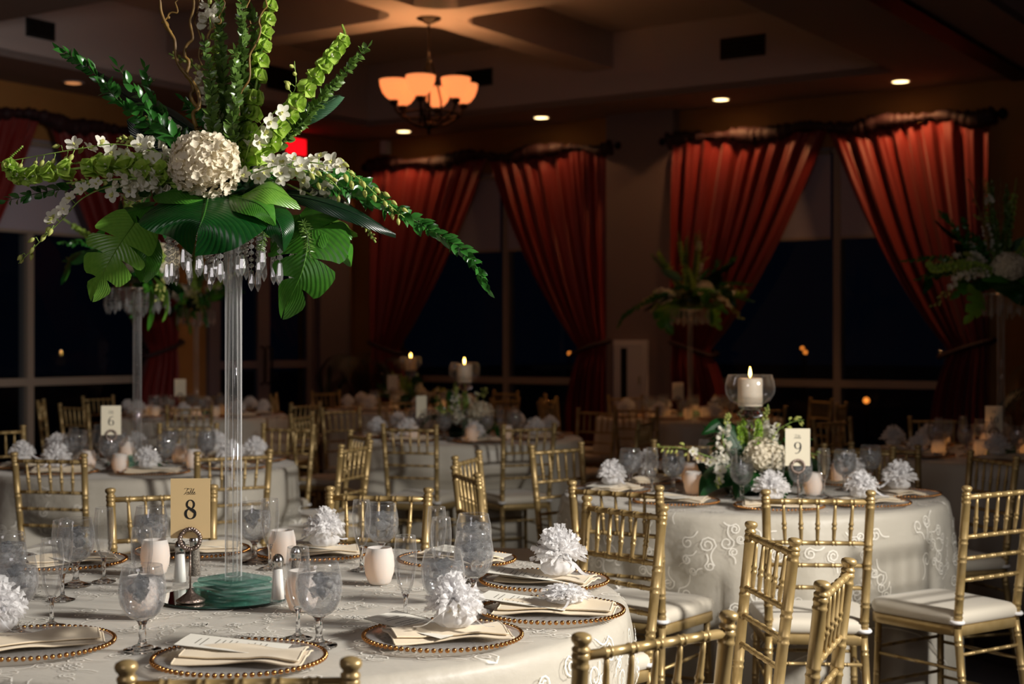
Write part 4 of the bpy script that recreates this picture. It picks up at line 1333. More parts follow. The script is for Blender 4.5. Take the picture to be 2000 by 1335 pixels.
# ================================================================== TALL CENTREPIECE
def big_leaf(mb, spine, width, nrm, lobes=0, cup=.12, notch=.0, prof='heart', nl=18, nv=8, lob_depth=.62, seed=0, wave=.0):
    """leaf blade along spine points; lobes > 0 cuts deep slits from the margin (monstera)"""
    rnd = random.Random(seed)
    nrm = Vector(nrm).normalized()
    def prof_w(t):
        if prof == 'heart': return (sin(pi * min(1, t * .94 + .06) ** .62)) ** .8 if t < .999 else .02
        if prof == 'blade': return max(.03, sin(pi * (t * .93 + .05)) ** .75)
        if prof == 'spear': return max(.02, (1 - t) ** .55 * min(1, .45 + t * 3.2))
        return sin(pi * t)
    SP = cr(spine, 60)
    def at(t):
        k = max(0, min(59.999, t * 60)); i = int(k); f = k - i
        p = SP[i].lerp(SP[i + 1], f)
        d = (SP[min(60, i + 2)] - SP[max(0, i - 1)]).normalized()
        n = (nrm - d * nrm.dot(d)).normalized()
        return p, d, n, d.cross(n)
    def pt(t, v, back=0.0):
        p, d, n, sd = at(t)
        a = abs(v)
        w_ = width * prof_w(t) * a
        # margin sweeps forward; base lobes of a heart reach backward
        sweep = (.22 * width * a * a) if prof != 'heart' else width * (.30 * a * a * (t + .1) - .55 * a * max(0, .22 - t) * 4)
        return p + sd * (w_ * (1 if v > 0 else -1)) + d * sweep + n * (cup * width * (a * a) * -1 + wave * width * sin(t * 19 + v * 4) * a)
    for sgn in (-1, 1):
        cuts = []
        if lobes:
            for k in range(lobes):
                c = .16 + .72 * (k + .5 + rnd.uniform(-.12, .12)) / lobes
                cuts.append((c, rnd.uniform(.026, .040), rnd.uniform(.30, .45)))
        edges = [0.0] + [c[0] for c in cuts] + [1.0]
        for li in range(len(edges) - 1):
            t0, t1 = edges[li], edges[li + 1]
            n_ = max(3, int(nl * (t1 - t0)) + 2)
            P = []
            for i in range(n_ + 1):
                row = []
                for j in range(nv + 1):
                    v = j / nv
                    lo, hi = t0, t1
                    if li > 0:
                        c, wd, v0 = cuts[li - 1]
                        lo += wd * max(0, (v - v0) / (1 - v0)) ** .8 if v > v0 else 0
                    if li < len(edges) - 2:
                        c, wd, v0 = cuts[li]
                        hi -= wd * max(0, (v - v0) / (1 - v0)) ** .8 if v > v0 else 0
                    f = i / n_
                    t = lo + (hi - lo) * f
                    vv = v
                    if lobes:
                        m = abs(2 * f - 1)
                        vv = v * (1 - .10 * m ** 5)
                    row.append(pt(t, sgn * vv) if v > 0 else at(t)[0])
                P.append(row)
            def uvf(i, j, t0=t0, t1=t1, n_=n_): return (.5 + sgn * .5 * j / nv, t0 + (t1 - t0) * i / n_)
            mb.grid(P, n_, nv, uvf=uvf)
    return SP
def leaf_part(root, org, name, m, spine, width, nrm, stalk=True, **kw):
    mb = MB()
    SP = big_leaf(mb, spine, width, nrm, **kw)
    # raised midrib
    n = Vector(nrm).normalized()
    mb.tube([SP[i] + n * .0006 for i in range(0, 59, 4)], [.0022 * (1 - i / 70) for i in range(0, 59, 4)], 5)
    return mb.build(name, m, root, org)

def branch_part(root, org, name, mats, path, leaf_l, leaf_w, n, rnd, stem_r=.0022, whorl=2, spread=.8, up=0.35, t0=.08, fold=.25, taper=.4, curl=.15):
    """stem with small leaves; mats = [stem, leaf]"""
    SP = cr(path, 50)
    mb = MB()
    mb.tube(SP[::2], [stem_r * (1 - .6 * i / 25) for i in range(26)], 5, 0)
    for k in range(n):
        t = t0 + (1 - t0) * (k + rnd.uniform(-.3, .3)) / n
        t = max(0, min(.995, t)); i = int(t * 50)
        p = SP[i].lerp(SP[min(50, i + 1)], t * 50 - i)
        d = (SP[min(50, i + 1)] - SP[max(0, i - 1)]).normalized()
        a0 = rnd.uniform(0, 6.28)
        o1 = d.orthogonal().normalized(); o2 = d.cross(o1)
        for q in range(whorl):
            a = a0 + 2 * pi * q / whorl + rnd.uniform(-.3, .3)
            out = o1 * cos(a) + o2 * sin(a)
            dr = (d * (1 - spread) + out * spread + Vector((0, 0, up * .3))).normalized()
            s_ = (1 - taper * t) * rnd.uniform(.75, 1.15)
            nn = out * .35 + Vector((rnd.uniform(-.7, .9), rnd.uniform(-1.2, -.1), rnd.uniform(-.1, 1.0)))
            mb.leaf(p, dr, nn, leaf_l * s_, leaf_w * s_, 1, fold, curl)
    tip = SP[-1]; d = (SP[-1] - SP[-3]).normalized()
    mb.leaf(tip, d, d.orthogonal(), leaf_l * .7, leaf_w * .6, 1)
    return mb.build(name, mats, root, org)

def bells_part(root, org, path, rnd, r0=.017, n=13, tipn=14, name='bells_of_ireland'):
    SP = cr(path, 60)
    mb = MB()
    mb.tube(SP[::2], [.0042 * (1 - .6 * i / 30) for i in range(31)], 6, 0)
    for k in range(n):
        t = .04 + .80 * (k / n) ** .9
        i = int(t * 60)
        p = SP[i]; d = (SP[min(60, i + 1)] - SP[max(0, i - 1)]).normalized()
        o1 = d.orthogonal().normalized(); o2 = d.cross(o1)
        a0 = rnd.uniform(0, 6.28)
        rr = r0 * (1.08 - .55 * t)
        for q in range(5):
            a = a0 + 2 * pi * q / 5 + rnd.uniform(-.25, .25)
            out = (o1 * cos(a) + o2 * sin(a))
            ax = (out * 1.0 + d * .35 + Vector((rnd.uniform(-.2, .2),) * 3)).normalized()
            m4 = ax.to_track_quat('Z', 'Y').to_matrix().to_4x4()
            pr = [(.0012, 0), (rr * .38, rr * .25), (rr * .72, rr * .62), (rr * 1.06, rr * .88)]
            b = len(mb.v); n_ = 9
            for (r, z) in pr:
                for kk in range(n_):
                    an = 2 * pi * kk / n_
                    f = 1 + (.12 * sin(5 * an + k)) * (r / rr) ** 2
                    zz = z + rr * .10 * sin(3 * an + q) * (r / rr) ** 2
                    mb.v.append(p + m4 @ Vector((r * f * cos(an), r * f * sin(an), zz)))
            for ii in range(3):
                for kk in range(n_):
                    k2 = (kk + 1) % n_
                    mb.face((b + ii * n_ + kk, b + ii * n_ + k2, b + (ii + 1) * n_ + k2, b + (ii + 1) * n_ + kk), 1)
            mb.lathe([(.0008, rr * .1), (.0028, rr * .4), (.0022, rr * .65), (.0005, rr * .72)], p, 5, 2, mat4=m4)
    for k in range(tipn):
        t = .84 + .16 * k / tipn; i = min(59, int(t * 60))
        d = (SP[min(60, i + 1)] - SP[max(0, i - 1)]).normalized()
        o1 = d.orthogonal().normalized(); o2 = d.cross(o1)
        for q in range(3):
            a = k * 1.3 + 2.1 * q
            out = o1 * cos(a) + o2 * sin(a)
            mb.leaf(SP[i], (out + d * .8), d, .010 * (1.5 - t), .008 * (1.5 - t) * 1.2, 1, nseg=3)
    return mb.build(name, ['stem_green', 'bell_green', 'petal_white'], root, org)

def petal(mb, p, d, n, L, wd, mi, cup=.3):
    d = Vector(d).normalized(); n = Vector(n); n = (n - d * n.dot(d)).normalized(); s_ = d.cross(n)
    b = len(mb.v)
    pr = [(0, .12), (.3, .78), (.62, 1.0), (.88, .66), (1.0, .12)]
    for (t, w_) in pr:
        c = p + d * L * t + n * (cup * L * (t * t - .3 * t))
        h = wd * .5 * w_
        mb.v += [c - s_ * h + n * h * .35, c, c + s_ * h + n * h * .35]
    for i in range(4):
        for j in range(2): mb.face((b + 3 * i + j, b + 3 * i + j + 1, b + 3 * i + 4 + j, b + 3 * i + 3 + j), mi)
def orchid(mb, p, facing, s, rnd, mi=0, ml=1):
    f = Vector(facing).normalized(); o1 = f.orthogonal().normalized(); o2 = f.cross(o1)
    a0 = rnd.uniform(0, 6.28)
    for k in range(5):
        a = a0 + 2 * pi * k / 5
        d = o1 * cos(a) + o2 * sin(a) + f * .25
        petal(mb, p, d, f, s * (.62 if k % 2 else .56), s * (.50 if k in (1, 4) else .36), mi, .1)
    petal(mb, p, f + o1 * .3 * cos(a0 + .9) + o2 * .3 * sin(a0 + .9), o1, s * .34, s * .26, ml, .5)
    m4 = f.to_track_quat('Z', 'Y').to_matrix().to_4x4()
    mb.lathe([(.0008, 0), (s * .07, s * .08), (s * .05, s * .2), (.0006, s * .25)], p, 6, ml, mat4=m4)
def orchid_spray(root, org, path, rnd, flowers, buds, s=.036, facing=(.15, -1, .25), name='orchid_spray', bud_from=.55):
    SP = cr(path, 60)
    mb = MB(); mb.tube(SP[::2], [.0021 * (1 - .5 * i / 30) for i in range(31)], 5, 0)
    def off(t, l):
        i = min(59, int(t * 60)); p = SP[i]; d = (SP[i + 1] - SP[max(0, i - 1)]).normalized()
        o1 = d.orthogonal().normalized(); o2 = d.cross(o1); a = rnd.uniform(0, 6.28)
        out = (o1 * cos(a) + o2 * sin(a)); q = p + out * l + d * l * .3
        mb.tube([p, p + out * l * .6 + Vector((0, 0, l * .35)), q], .0011, 4, 0)
        return q, out, d
    for k in range(buds):
        t = bud_from + (1 - bud_from) * (k + .3) / buds
        q, out, d = off(t, .020 * (1.3 - .6 * t))
        ax = (out * .5 + d * .6 + Vector((0, 0, -.5))).normalized()
        m4 = ax.to_track_quat('Z', 'Y').to_matrix().to_4x4()
        r = .0065 * (1.35 - .6 * t)
        mb.lathe([(.0005, -r * .8), (r * .8, -r * .2), (r, r * .9), (r * .6, r * 2.1), (.0005, r * 2.8)], q, 7, 2, mat4=m4)
    o = mb.build(name, ['stem_green', 'petal_white', 'bud'], root, org)
    for k in range(flowers):
        t = .05 + bud_from * (k + .5) / flowers * 1.05
        i = min(59, int(t * 60)); d = (SP[i + 1] - SP[max(0, i - 1)]).normalized()
        o1 = d.orthogonal().normalized(); o2 = d.cross(o1); a = rnd.uniform(0, 6.28)
        q = SP[i] + (o1 * cos(a) + o2 * sin(a)) * .018
        fm = MB(); fm.tube([SP[i], q], .0012, 4, 2)
        ff = Vector(facing) + (o1 * cos(a) + o2 * sin(a)) * .8 + Vector((rnd.uniform(-.4, .4), 0, rnd.uniform(-.4, .4)))
        orchid(fm, q, ff, s * rnd.uniform(.85, 1.1), rnd)
        fm.build('blossom', ['petal_white', 'petal_lime', 'stem_green'], o, org)
    return o
def hydrangea_part(root, org, c, r, rnd, n=170, name='hydrangea', m='petal_cream', squash=.9):
    mb = MB()
    c = Vector(c)
    for k in range(n):
        z = 1 - 2 * (k + .5) / n; a = k * 2.39996
        q = sqrt(1 - z * z)
        d = Vector((q * cos(a), q * sin(a), z))
        p = c + Vector((d.x, d.y, d.z * squash)) * r * rnd.uniform(.86, 1.07)
        nn = (d + Vector((rnd.uniform(-.6, .6), rnd.uniform(-.6, .6), rnd.uniform(-.6, .6)))).normalized()
        o1 = nn.orthogonal().normalized(); o2 = nn.cross(o1); a0 = rnd.uniform(0, 6.28)
        for j in range(4):
            an = a0 + pi / 2 * j
            dd = o1 * cos(an) + o2 * sin(an) + nn * .2
            petal(mb, p, dd, nn, min(.012, r * .16), min(.011, r * .15), 0, .35)
    mb.lathe([(.001, -r * .7), (r * .6, -r * .5), (r * .82, 0), (r * .6, r * .5), (.001, r * .7)], c, 14, 0)
    return mb.build(name, [m], root, org)
def stock_part(root, org, path, rnd, n=44, s=.016, name='snapdragon', tip=.6):
    SP = cr(path, 40); mb = MB()
    mb.tube(SP[::2], .0025, 5, 0)
    for k in range(n):
        t = .12 + .86 * k / n; i = min(39, int(t * 40)); d = (SP[i + 1] - SP[max(0, i - 1)]).normalized()
        o1 = d.orthogonal().normalized(); o2 = d.cross(o1); a = k * 2.4
        out = o1 * cos(a) + o2 * sin(a)
        ss = s * (1.1 - .65 * t)
        p = SP[i] + out * ss * .5
        if t < tip:
            for j in range(4):
                petal(mb, p, out + d * .5 + Vector((rnd.uniform(-.8, .8), rnd.uniform(-.8, .8), rnd.uniform(-.8, .8))), out, ss * 1.25, ss * 1.1, 1, .3)
        else:
            m4 = (out + d).normalized().to_track_quat('Z', 'Y').to_matrix().to_4x4()
            mb.lathe([(.0004, -ss * .2), (ss * .34, .0), (ss * .32, ss * .5), (.0004, ss * .85)], p, 6, 2, mat4=m4)
    return mb.build(name, ['stem_green', 'petal_white', 'bud'], root, org)

def make_centerpiece():
    rnd = random.Random(11)
    org = MIR + Vector((0.025, 0.0, .005))
    org = Vector((W(456, 0, 3.6).x, 3.6, ZP + .005))
    root = empty('tall_floral_centerpiece', org, 0, 'c', 'flower centerpiece')
    D = 3.6
    def P(px, py, dd=0.0): return W(px, py, D + dd)
    # stacked square glass base
    for k, (h, rot, s_) in enumerate(((.016, 46, .170), (.015, 40, .150), (.014, 50, .128))):
        z0 = (0, .0165, .032)[k]
        m_ = Matrix.Rotation(radians(rot), 3, 'Z')
        mb = MB()
        cx_ = Vector((.004, -.004, 0))
        e_ = .004
        lay = [(z0, e_), (z0 + e_, 0), (z0 + h - e_, 0), (z0 + h, e_)]
        pts = [(-s_ / 2, -s_ / 2), (s_ / 2, -s_ / 2), (s_ / 2, s_ / 2), (-s_ / 2, s_ / 2)]
        b = len(mb.v)
        for (z, i_) in lay:
            for (x, y) in pts:
                mb.v.append(m_ @ Vector((x - math.copysign(i_, x), y - math.copysign(i_, y), 0)) + Vector((0, 0, z)) + cx_)
        for i in range(3):
            for q in range(4):
                q2 = (q + 1) % 4
                mb.face((b + 4 * i + q, b + 4 * i + q2, b + 4 * i + 4 + q2, b + 4 * i + 4 + q), smooth=False)
        mb.face([b, b + 3, b + 2, b + 1], smooth=False); mb.face([b + 12, b + 13, b + 14, b + 15], smooth=False)
        mb.build('glass_plate', 'green_glass', root, smooth=False)
    zt = 1.655 - org.z
    mb = MB(); mb.lathe([(.001, .0465), (.0205, .0465), (.0208, .05), (.0208, zt), (.001, zt)], n=40, cap0=False, cap1=False); mb.lathe([(.0065, .048), (.0065, zt)], (.004, 0, 0), 20); mb.build('column', 'acrylic', root)  # inner tube added only to paint a bright middle streak
    # crystal fringe
    zr_ = 1.672 - org.z
    mb = MB()
    for rr in (.16, .11, .06): mb.tube([(rr * cos(2 * pi * k / 40), rr * sin(2 * pi * k / 40), zr_) for k in range(41)], .0022, 5, caps=False)
    for k in range(6):
        a = pi * k / 3; mb.tube([(0, 0, zr_), (.16 * cos(a), .16 * sin(a), zr_)], .0022, 5)
    mb.lathe([(.001, zt - zr_ + zr_), (.03, zt), (.03, zr_ + .003), (.001, zr_ + .004)], n=20, cap0=False)
    mb.build('ring_frame', 'silver', root)
    def strand(nb, z0):
        mb = MB(); z = z0
        for k in range(nb):
            mb.lathe([(.0006, -.0066), (.0058, -.003), (.0072, 0), (.0058, .003), (.0006, .0066)], (0, 0, z), 8)
            z -= .0155
        z += .006
        mb.lathe([(.0006, .0), (.0052, -.004), (.0066, -.012), (.0084, -.034), (.0058, -.043), (.0005, -.053)], (0, 0, z), 6)
        mb.tube([(0, 0, z0 + .01), (0, 0, z)], .0007, 4)
        return mb
    for (rr, n, nb) in ((.16, 20, 4), (.11, 13, 4), (.06, 7, 5)):
        protos = {}
        for k in range(n):
            a = 2 * pi * (k + .35 * (rr < .12)) / n
            q = nb + (k % 3 == 0) - (k % 4 == 1) + (1 if abs(cos(a)) > .9 and rr > .15 else 0)
            if q not in protos:
                o = strand(q, 0).build('crystal_strand', 'crystal', root, smooth=False); protos[q] = o
            else:
                o = protos[q].copy(); COL.objects.link(o); o.parent = root
            o.location = (rr * cos(a), rr * sin(a), zr_ - .008)
    # ---- large leaves
    cam_n = (0, -1, .35)
    LP = lambda *a, **k: leaf_part(root, org, *a, **k)
    LP('monstera_leaf', 'leaf_big_dark', [P(406, 380, -.10), P(401, 405, -.18), P(395, 428, -.22), P(386, 452, -.23)], .155, (.05, -.75, .65), prof='heart', cup=.18)
    LP('monstera_leaf', 'leaf_big_bright', [P(262, 436, -.08), P(235, 475, -.12), P(206, 525, -.13), P(183, 577, -.11)], .078, (.25, -.9, .35), prof='heart', lobes=3, cup=.15, seed=2)
    LP('monstera_leaf', 'leaf_big_mid', [P(300, 402, .02), P(262, 412, -.0), P(215, 435, -.03), P(172, 470, -.02)], .050, (-.2, -.7, .7), prof='heart', lobes=2, cup=.25, seed=5)
    LP('monstera_leaf', 'leaf_big_mid', [P(272, 440, -.05), P(280, 470, -.06), P(285, 510, -.06), P(280, 548, -.05)], .040, (.2, -1, .2), prof='blade', cup=.2)
    LP('monstera_leaf', 'leaf_big_bright', [P(455, 395, -.1), P(490, 375, -.14), P(530, 368, -.15), P(578, 392, -.14)], .062, (.1, -.6, .8), prof='heart', cup=.25, seed=4)
    LP('monstera_leaf', 'leaf_big_mid', [P(430, 378, -.05), P(480, 390, -.16), P(510, 402, -.19), P(532, 428, -.20)], .045, (.1, -.7, .7), prof='heart', cup=.2)
    LP('monstera_leaf', 'leaf_big_mid', [P(300, 385, -.06), P(330, 375, -.1), P(370, 374, -.13), P(405, 386, -.13)], .045, (-.1, -.6, .8), prof='blade', cup=.2)
    LP('hosta_leaf', 'leaf_big_dark', [P(520, 402, -.14), P(538, 425, -.18), P(550, 452, -.19), P(553, 484, -.18)], .040, (.1, -.9, .4), prof='heart', cup=.3)
    LP('monstera_leaf', 'leaf_big_mid', [P(585, 420, -.02), P(600, 465, -.08), P(590, 530, -.10), P(556, 604, -.08)], .105, (-.15, -.95, .25), prof='heart', lobes=3, cup=.12, seed=8)
    LP('monstera_leaf', 'leaf_big_mid', [P(598, 425, -.03), P(632, 445, -.07), P(665, 468, -.08), P(684, 512, -.06)], .052, (.1, -.8, .55), prof='heart', lobes=2, cup=.2, seed=9)
    LP('monstera_leaf', 'leaf_big_bright', [P(600, 418, -.0), P(640, 432, -.03), P(670, 446, -.04), P(696, 455, -.03)], .030, (.1, -.6, .8), prof='blade', cup=.2)
    LP('blade_leaf', 'leaf_blade_dark', [P(552, 378, -.05), P(620, 392, -.08), P(700, 420, -.08), P(773, 457, -.04)], .026, (.1, -.75, .65), prof='blade', cup=.35)
    LP('blade_leaf', 'leaf_blade_dark', [P(560, 372, .02), P(610, 375, .02), P(660, 392, .04), P(705, 420, .05)], .026, (.1, -.6, .7), prof='blade', cup=.2)
    LP('blade_leaf', 'leaf_blade_dark', [P(400, 268, .06), P(330, 225, .08), P(250, 190, .09), P(190, 140, .10)], .034, (.3, -.7, .6), prof='blade', cup=.2)
    LP('aspidistra_leaf', 'leaf_silver', [P(520, 262, .04), P(570, 232, .03), P(620, 210, .02), P(664, 187, .02)], .038, (-.3, -.8, .5), prof='blade', cup=.2)
    LP('monstera_leaf', 'leaf_blade_dark', [P(345, 310, .05), P(315, 285, .06), P(290, 262, .06), P(262, 240, .05)], .06, (0, -.9, .4), prof='heart', cup=.2)
    LP('monstera_leaf', 'leaf_big_mid', [P(470, 365, .12), P(470, 330, .22), P(490, 350, .32), P(520, 430, .36)], .10, (0, .6, .8), prof='heart', lobes=3, cup=.15, seed=12)
    LP('monstera_leaf', 'leaf_big_dark', [P(400, 365, .14), P(380, 345, .24), P(350, 370, .33), P(330, 450, .38)], .10, (0, .6, .8), prof='heart', lobes=3, cup=.15, seed=13)
    LP('monstera_leaf', 'leaf_big_dark', [P(350, 395, -.02), P(330, 405, -.02), P(300, 420, -.0), P(250, 410, .03)], .06, (-.2, -.5, .85), prof='heart', cup=.15, seed=13)
    # foam collar hidden by moss
    mb = MB()
    mb.lathe([(.02, 1.700), (.07, 1.705), (.095, 1.74), (.08, 1.79), (.04, 1.815), (.001, 1.82)], (org.x, org.y, 0), 16)
    for k in range(150):
        a = rnd.uniform(0, 6.28); z = rnd.uniform(1.70, 1.82); r = .09
        p = Vector((org.x + r * cos(a), org.y + r * sin(a), z))
        mb.leaf(p, Vector((cos(a), sin(a), rnd.uniform(-.4, .8))), (0, 0, 1), .05, .016, 0)
    mb.build('moss_collar', 'leaf_dark', root, org)
    # ---- hydrangeas
    hydrangea_part(root, org, P(401, 323, -.12), .080, rnd, 420)
    hydrangea_part(root, org, P(430, 330, .16), .07, rnd, 120)
    hydrangea_part(root, org, P(262, 375, .05), .035, rnd, 50, m='petal_white')
    # ---- bells of ireland
    bells_part(root, org, [P(478, 330), P(490, 240, .01), P(508, 120, .0), P(527, 20, .0), P(540, -70, 0)], rnd, .022, 11)
    bells_part(root, org, [P(505, 315, -.03), P(545, 250, -.04), P(590, 185, -.04), P(640, 120, -.03), P(672, 75, -.02), P(668, 48, -.02)], rnd, .022, 11)
    bells_part(root, org, [P(370, 350, -.03), P(290, 335, -.07), P(200, 325, -.08), P(90, 338, -.08), P(38, 345, -.07), P(18, 315, -.06), P(45, 285, -.06)], rnd, .023, 13)
    bells_part(root, org, [P(360, 345, -.02), P(290, 318, -.03), P(215, 310, -.04), P(140, 320, -.04)], rnd, .018, 9, 8)
    bells_part(root, org, [P(440, 320, .02), P(430, 200, .05), P(420, 80, .06), P(425, -60, .07)], rnd, .013, 14)
    bells_part(root, org, [P(470, 330, .1), P(560, 260, .25), P(640, 210, .36)], rnd, .018, 8)
    # ---- myrtle, ruscus
    for (path, n) in (([P(445, 330, .02), P(440, 200, .03), P(432, 90, .03), P(430, -40, .03)], 46), ([P(455, 330), P(468, 200, -.01), P(475, 90, -.02), P(470, -30, -.02)], 46),
                      ([P(462, 330, .03), P(482, 230, .02), P(500, 130, .02), P(492, 20, .02)], 40), ([P(435, 330, -.02), P(415, 250, -.03), P(412, 170, -.03), P(398, 80, -.02)], 34),
                      ([P(520, 310, .02), P(590, 240, .0), P(650, 170, -.01), P(718, 92, -.02)], 40), ([P(450, 320, -.04), P(452, 260, -.05), P(462, 180, -.05), P(458, 100, -.05)], 34)):
        branch_part(root, org, 'myrtle_branch', ['stem_dark', 'leaf_myrtle'], path, .030, .019, int(n * 1.2), rnd, whorl=3, spread=.66)
    for (path, n, l) in (([P(390, 330, .03), P(320, 265, .02), P(240, 205, .0), P(180, 140, -.01), P(122, 100, -.02)], 34, .045), ([P(390, 330, .0), P(340, 270, -.03), P(290, 215, -.03), P(230, 130, -.03)], 20, .045),
                      ([P(400, 320, .04), P(350, 260, .04), P(300, 200, .03), P(282, 135, .03)], 18, .04),
                      ([P(560, 350, .0), P(660, 362, -.02), P(760, 405, -.03), P(850, 455, -.03), P(915, 500, -.03), P(952, 562, -.03)], 52, .042),
                      ([P(600, 350, .02), P(690, 370, .02), P(740, 400, .02), P(840, 440, .02)], 26, .045),
                      ([P(380, 370, .02), P(250, 365, .0), P(120, 370, -.0), P(12, 392, .0)], 22, .04), ([P(420, 330, .03), P(400, 250, .05), P(360, 200, .06)], 16, .045),
                      ([P(480, 340, .08), P(600, 330, .2), P(720, 360, .34)], 24, .045), ([P(410, 340, .1), P(330, 310, .25), P(240, 330, .38)], 24, .045)):
        branch_part(root, org, 'ruscus_spray', ['stem_dark', 'leaf_ruscus'], path, l * 1.05, .026, n, rnd, whorl=2, spread=.5, fold=.3, curl=.3)
    # curling tips
    # ---- orchids and snapdragons
    orchid_spray(root, org, [P(470, 335, -.05), P(540, 320, -.09), P(610, 318, -.09), P(680, 335, -.08), P(740, 385, -.07), P(790, 425, -.06)], rnd, 9, 17, .040, bud_from=.52)
    orchid_spray(root, org, [P(470, 350, -.08), P(520, 330, -.12), P(560, 325, -.13), P(610, 340, -.12), P(650, 360, -.11)], rnd, 8, 5, .040, bud_from=.7)
    orchid_spray(root, org, [P(500, 345, -.02), P(580, 335, -.03), P(640, 350, -.03), P(672, 380, -.03)], rnd, 8, 4, .038, bud_from=.8)
    orchid_spray(root, org, [P(330, 360, -.04), P(230, 362, -.07), P(165, 385, -.08), P(120, 430, -.08), P(80, 470, -.07), P(36, 515, -.06)], rnd, 8, 11, .038, bud_from=.58)
    orchid_spray(root, org, [P(400, 330, -.03), P(310, 300, -.05), P(230, 282, -.06), P(160, 290, -.06), P(100, 300, -.06), P(0, 318, -.06)], rnd, 9, 9, .038, bud_from=.6)
    orchid_spray(root, org, [P(480, 310, -.03), P(495, 265, -.06), P(530, 225, -.06), P(575, 178, -.05), P(575, 120, -.05)], rnd, 5, 6, .040, bud_from=.55)
    stock_part(root, org, [P(360, 340, -.02), P(300, 292, -.03), P(262, 278, -.03), P(228, 270, -.03)], rnd, 40, .02)
    stock_part(root, org, [P(350, 360, -.05), P(270, 350, -.08), P(200, 352, -.08), P(130, 358, -.08)], rnd, 44, .019)
    stock_part(root, org, [P(440, 320, .03), P(410, 200, .03), P(385, 135, .03), P(330, 105, .03)], rnd, 36, .019)
    stock_part(root, org, [P(412, 60, .02), P(408, 20, .03), P(405, -50, .03)], rnd, 26, .019)
    stock_part(root, org, [P(560, 360, .01), P(640, 395, .0), P(700, 425, -.01), P(734, 474, -.01)], rnd, 50, .016, tip=.5)
    stock_part(root, org, [P(380, 320, .01), P(330, 250, .02), P(300, 235, .02), P(282, 228, .02)], rnd, 26, .016)
    # fern sprigs under the leaves
    for (path, n) in (([P(500, 420, -.1), P(515, 450, -.14), P(508, 490, -.14)], 26), ([P(590, 430, -.08), P(600, 460, -.12), P(606, 505, -.12)], 26), ([P(470, 410, -.1), P(480, 425, -.14), P(470, 470, -.14)], 22)):
        branch_part(root, org, 'fern_sprig', ['stem_dark', 'leaf_myrtle'], path, .022, .004, n, rnd, whorl=4, spread=.75)
    # ---- curly willow
    for k, (path, r0) in enumerate((([P(402, 300), P(392, 262), P(376, 235, -.01), P(388, 200), P(352, 120), P(330, 60), P(310, 0), P(280, -60)], .0062), ([P(384, 215), P(372, 165, .01), P(364, 110, .01), P(376, 45, .01), P(368, -60, .01)], .0056),
                      ([P(330, 60), P(322, 40, .02), P(345, 15, .02), P(352, -60, .02)], .0034), ([P(408, 280, .02), P(410, 190, .03), P(392, 105, .03), P(384, 20, .03), P(392, -60, .03)], .0034),
                      ([P(398, 110, .02), P(415, 55, .02), P(432, 30, .02), P(438, -60, .02)], .003), ([P(462, 230, .02), P(475, 190, .02), P(492, 120, .03), P(470, 60, .03), P(478, -60, .03)], .0034),
                      ([P(455, 260, -.02), P(480, 160, -.02), P(505, 60, -.02), P(520, 0, -.02), P(536, -60, -.02)], .0034), ([P(478, 150, .04), P(470, 90, .04), P(485, 45, .04), P(484, -60, .04)], .003))):
        SP = cr(path, 60)
        for i, q in enumerate(SP): q.x += .006 * sin(i * .5 + k); q.z += .004 * sin(i * .7 + 2 * k)
        mb = MB(); mb.tube(SP, [r0 * (1 - .5 * i / 60) for i in range(61)], 7); mb.build('willow_twig', 'willow', root, org)
    return root, org
CP, CPO = make_centerpiece()
place(CP, USED, CPO, 0, 'tall arrangement of white hydrangea, orchids and monstera on the front clear column', 'tall floral centerpieces')
FARS = [(W(268, 0, 7.45).x, 7.45, 1.9, 'tall shadowed arrangement with monstera leaves on the clear column of table 6'),
        (W(1955, 0, 8.27).x, 8.27, 0.35, 'tall dark arrangement with white hydrangea above table 10 at the right edge'),
        (W(1348, 0, 12.3).x, 12.3, 3.4, 'tall dark arrangement in front of the pilaster and red curtain'),
        (W(383, 0, 12.6).x, 12.6, 5.1, 'tall dark arrangement on the far table by the glass doors')]
for x, y, a, lb in FARS:
    place(CP, USED, (x, y, ZP + .005), a, lb, 'tall floral centerpieces', skip=())
# mirror plates under the columns
def make_mirror():
    root = empty('mirror_base', (0, 0, 0), 0, 'm', 'mirror')
    mb = MB(); mb.lathe([(.001, .0), (.157, .0), (.160, .001), (.160, .004), (.1585, .0048)], n=72, cap0=False, cap1=False); mb.build('glass_edge', 'green_edge', root)
    mb = MB(); mb.lathe([(.001, .0048), (.1585, .0048)], n=72, cap0=False, cap1=False); mb.build('mirror_face', 'mirror', root)
    return root
MR = make_mirror()
for (x, y, lb) in ((MIR.x, MIR.y - .0, 'round mirror plate under the front clear column'), (FARS[0][0], 7.45, 'round mirror plate on table six'), (FARS[1][0], 8.27, 'round mirror plate on table ten')):
    place(MR, USED, (x, y, ZP), 0, lb, 'round mirror plates')

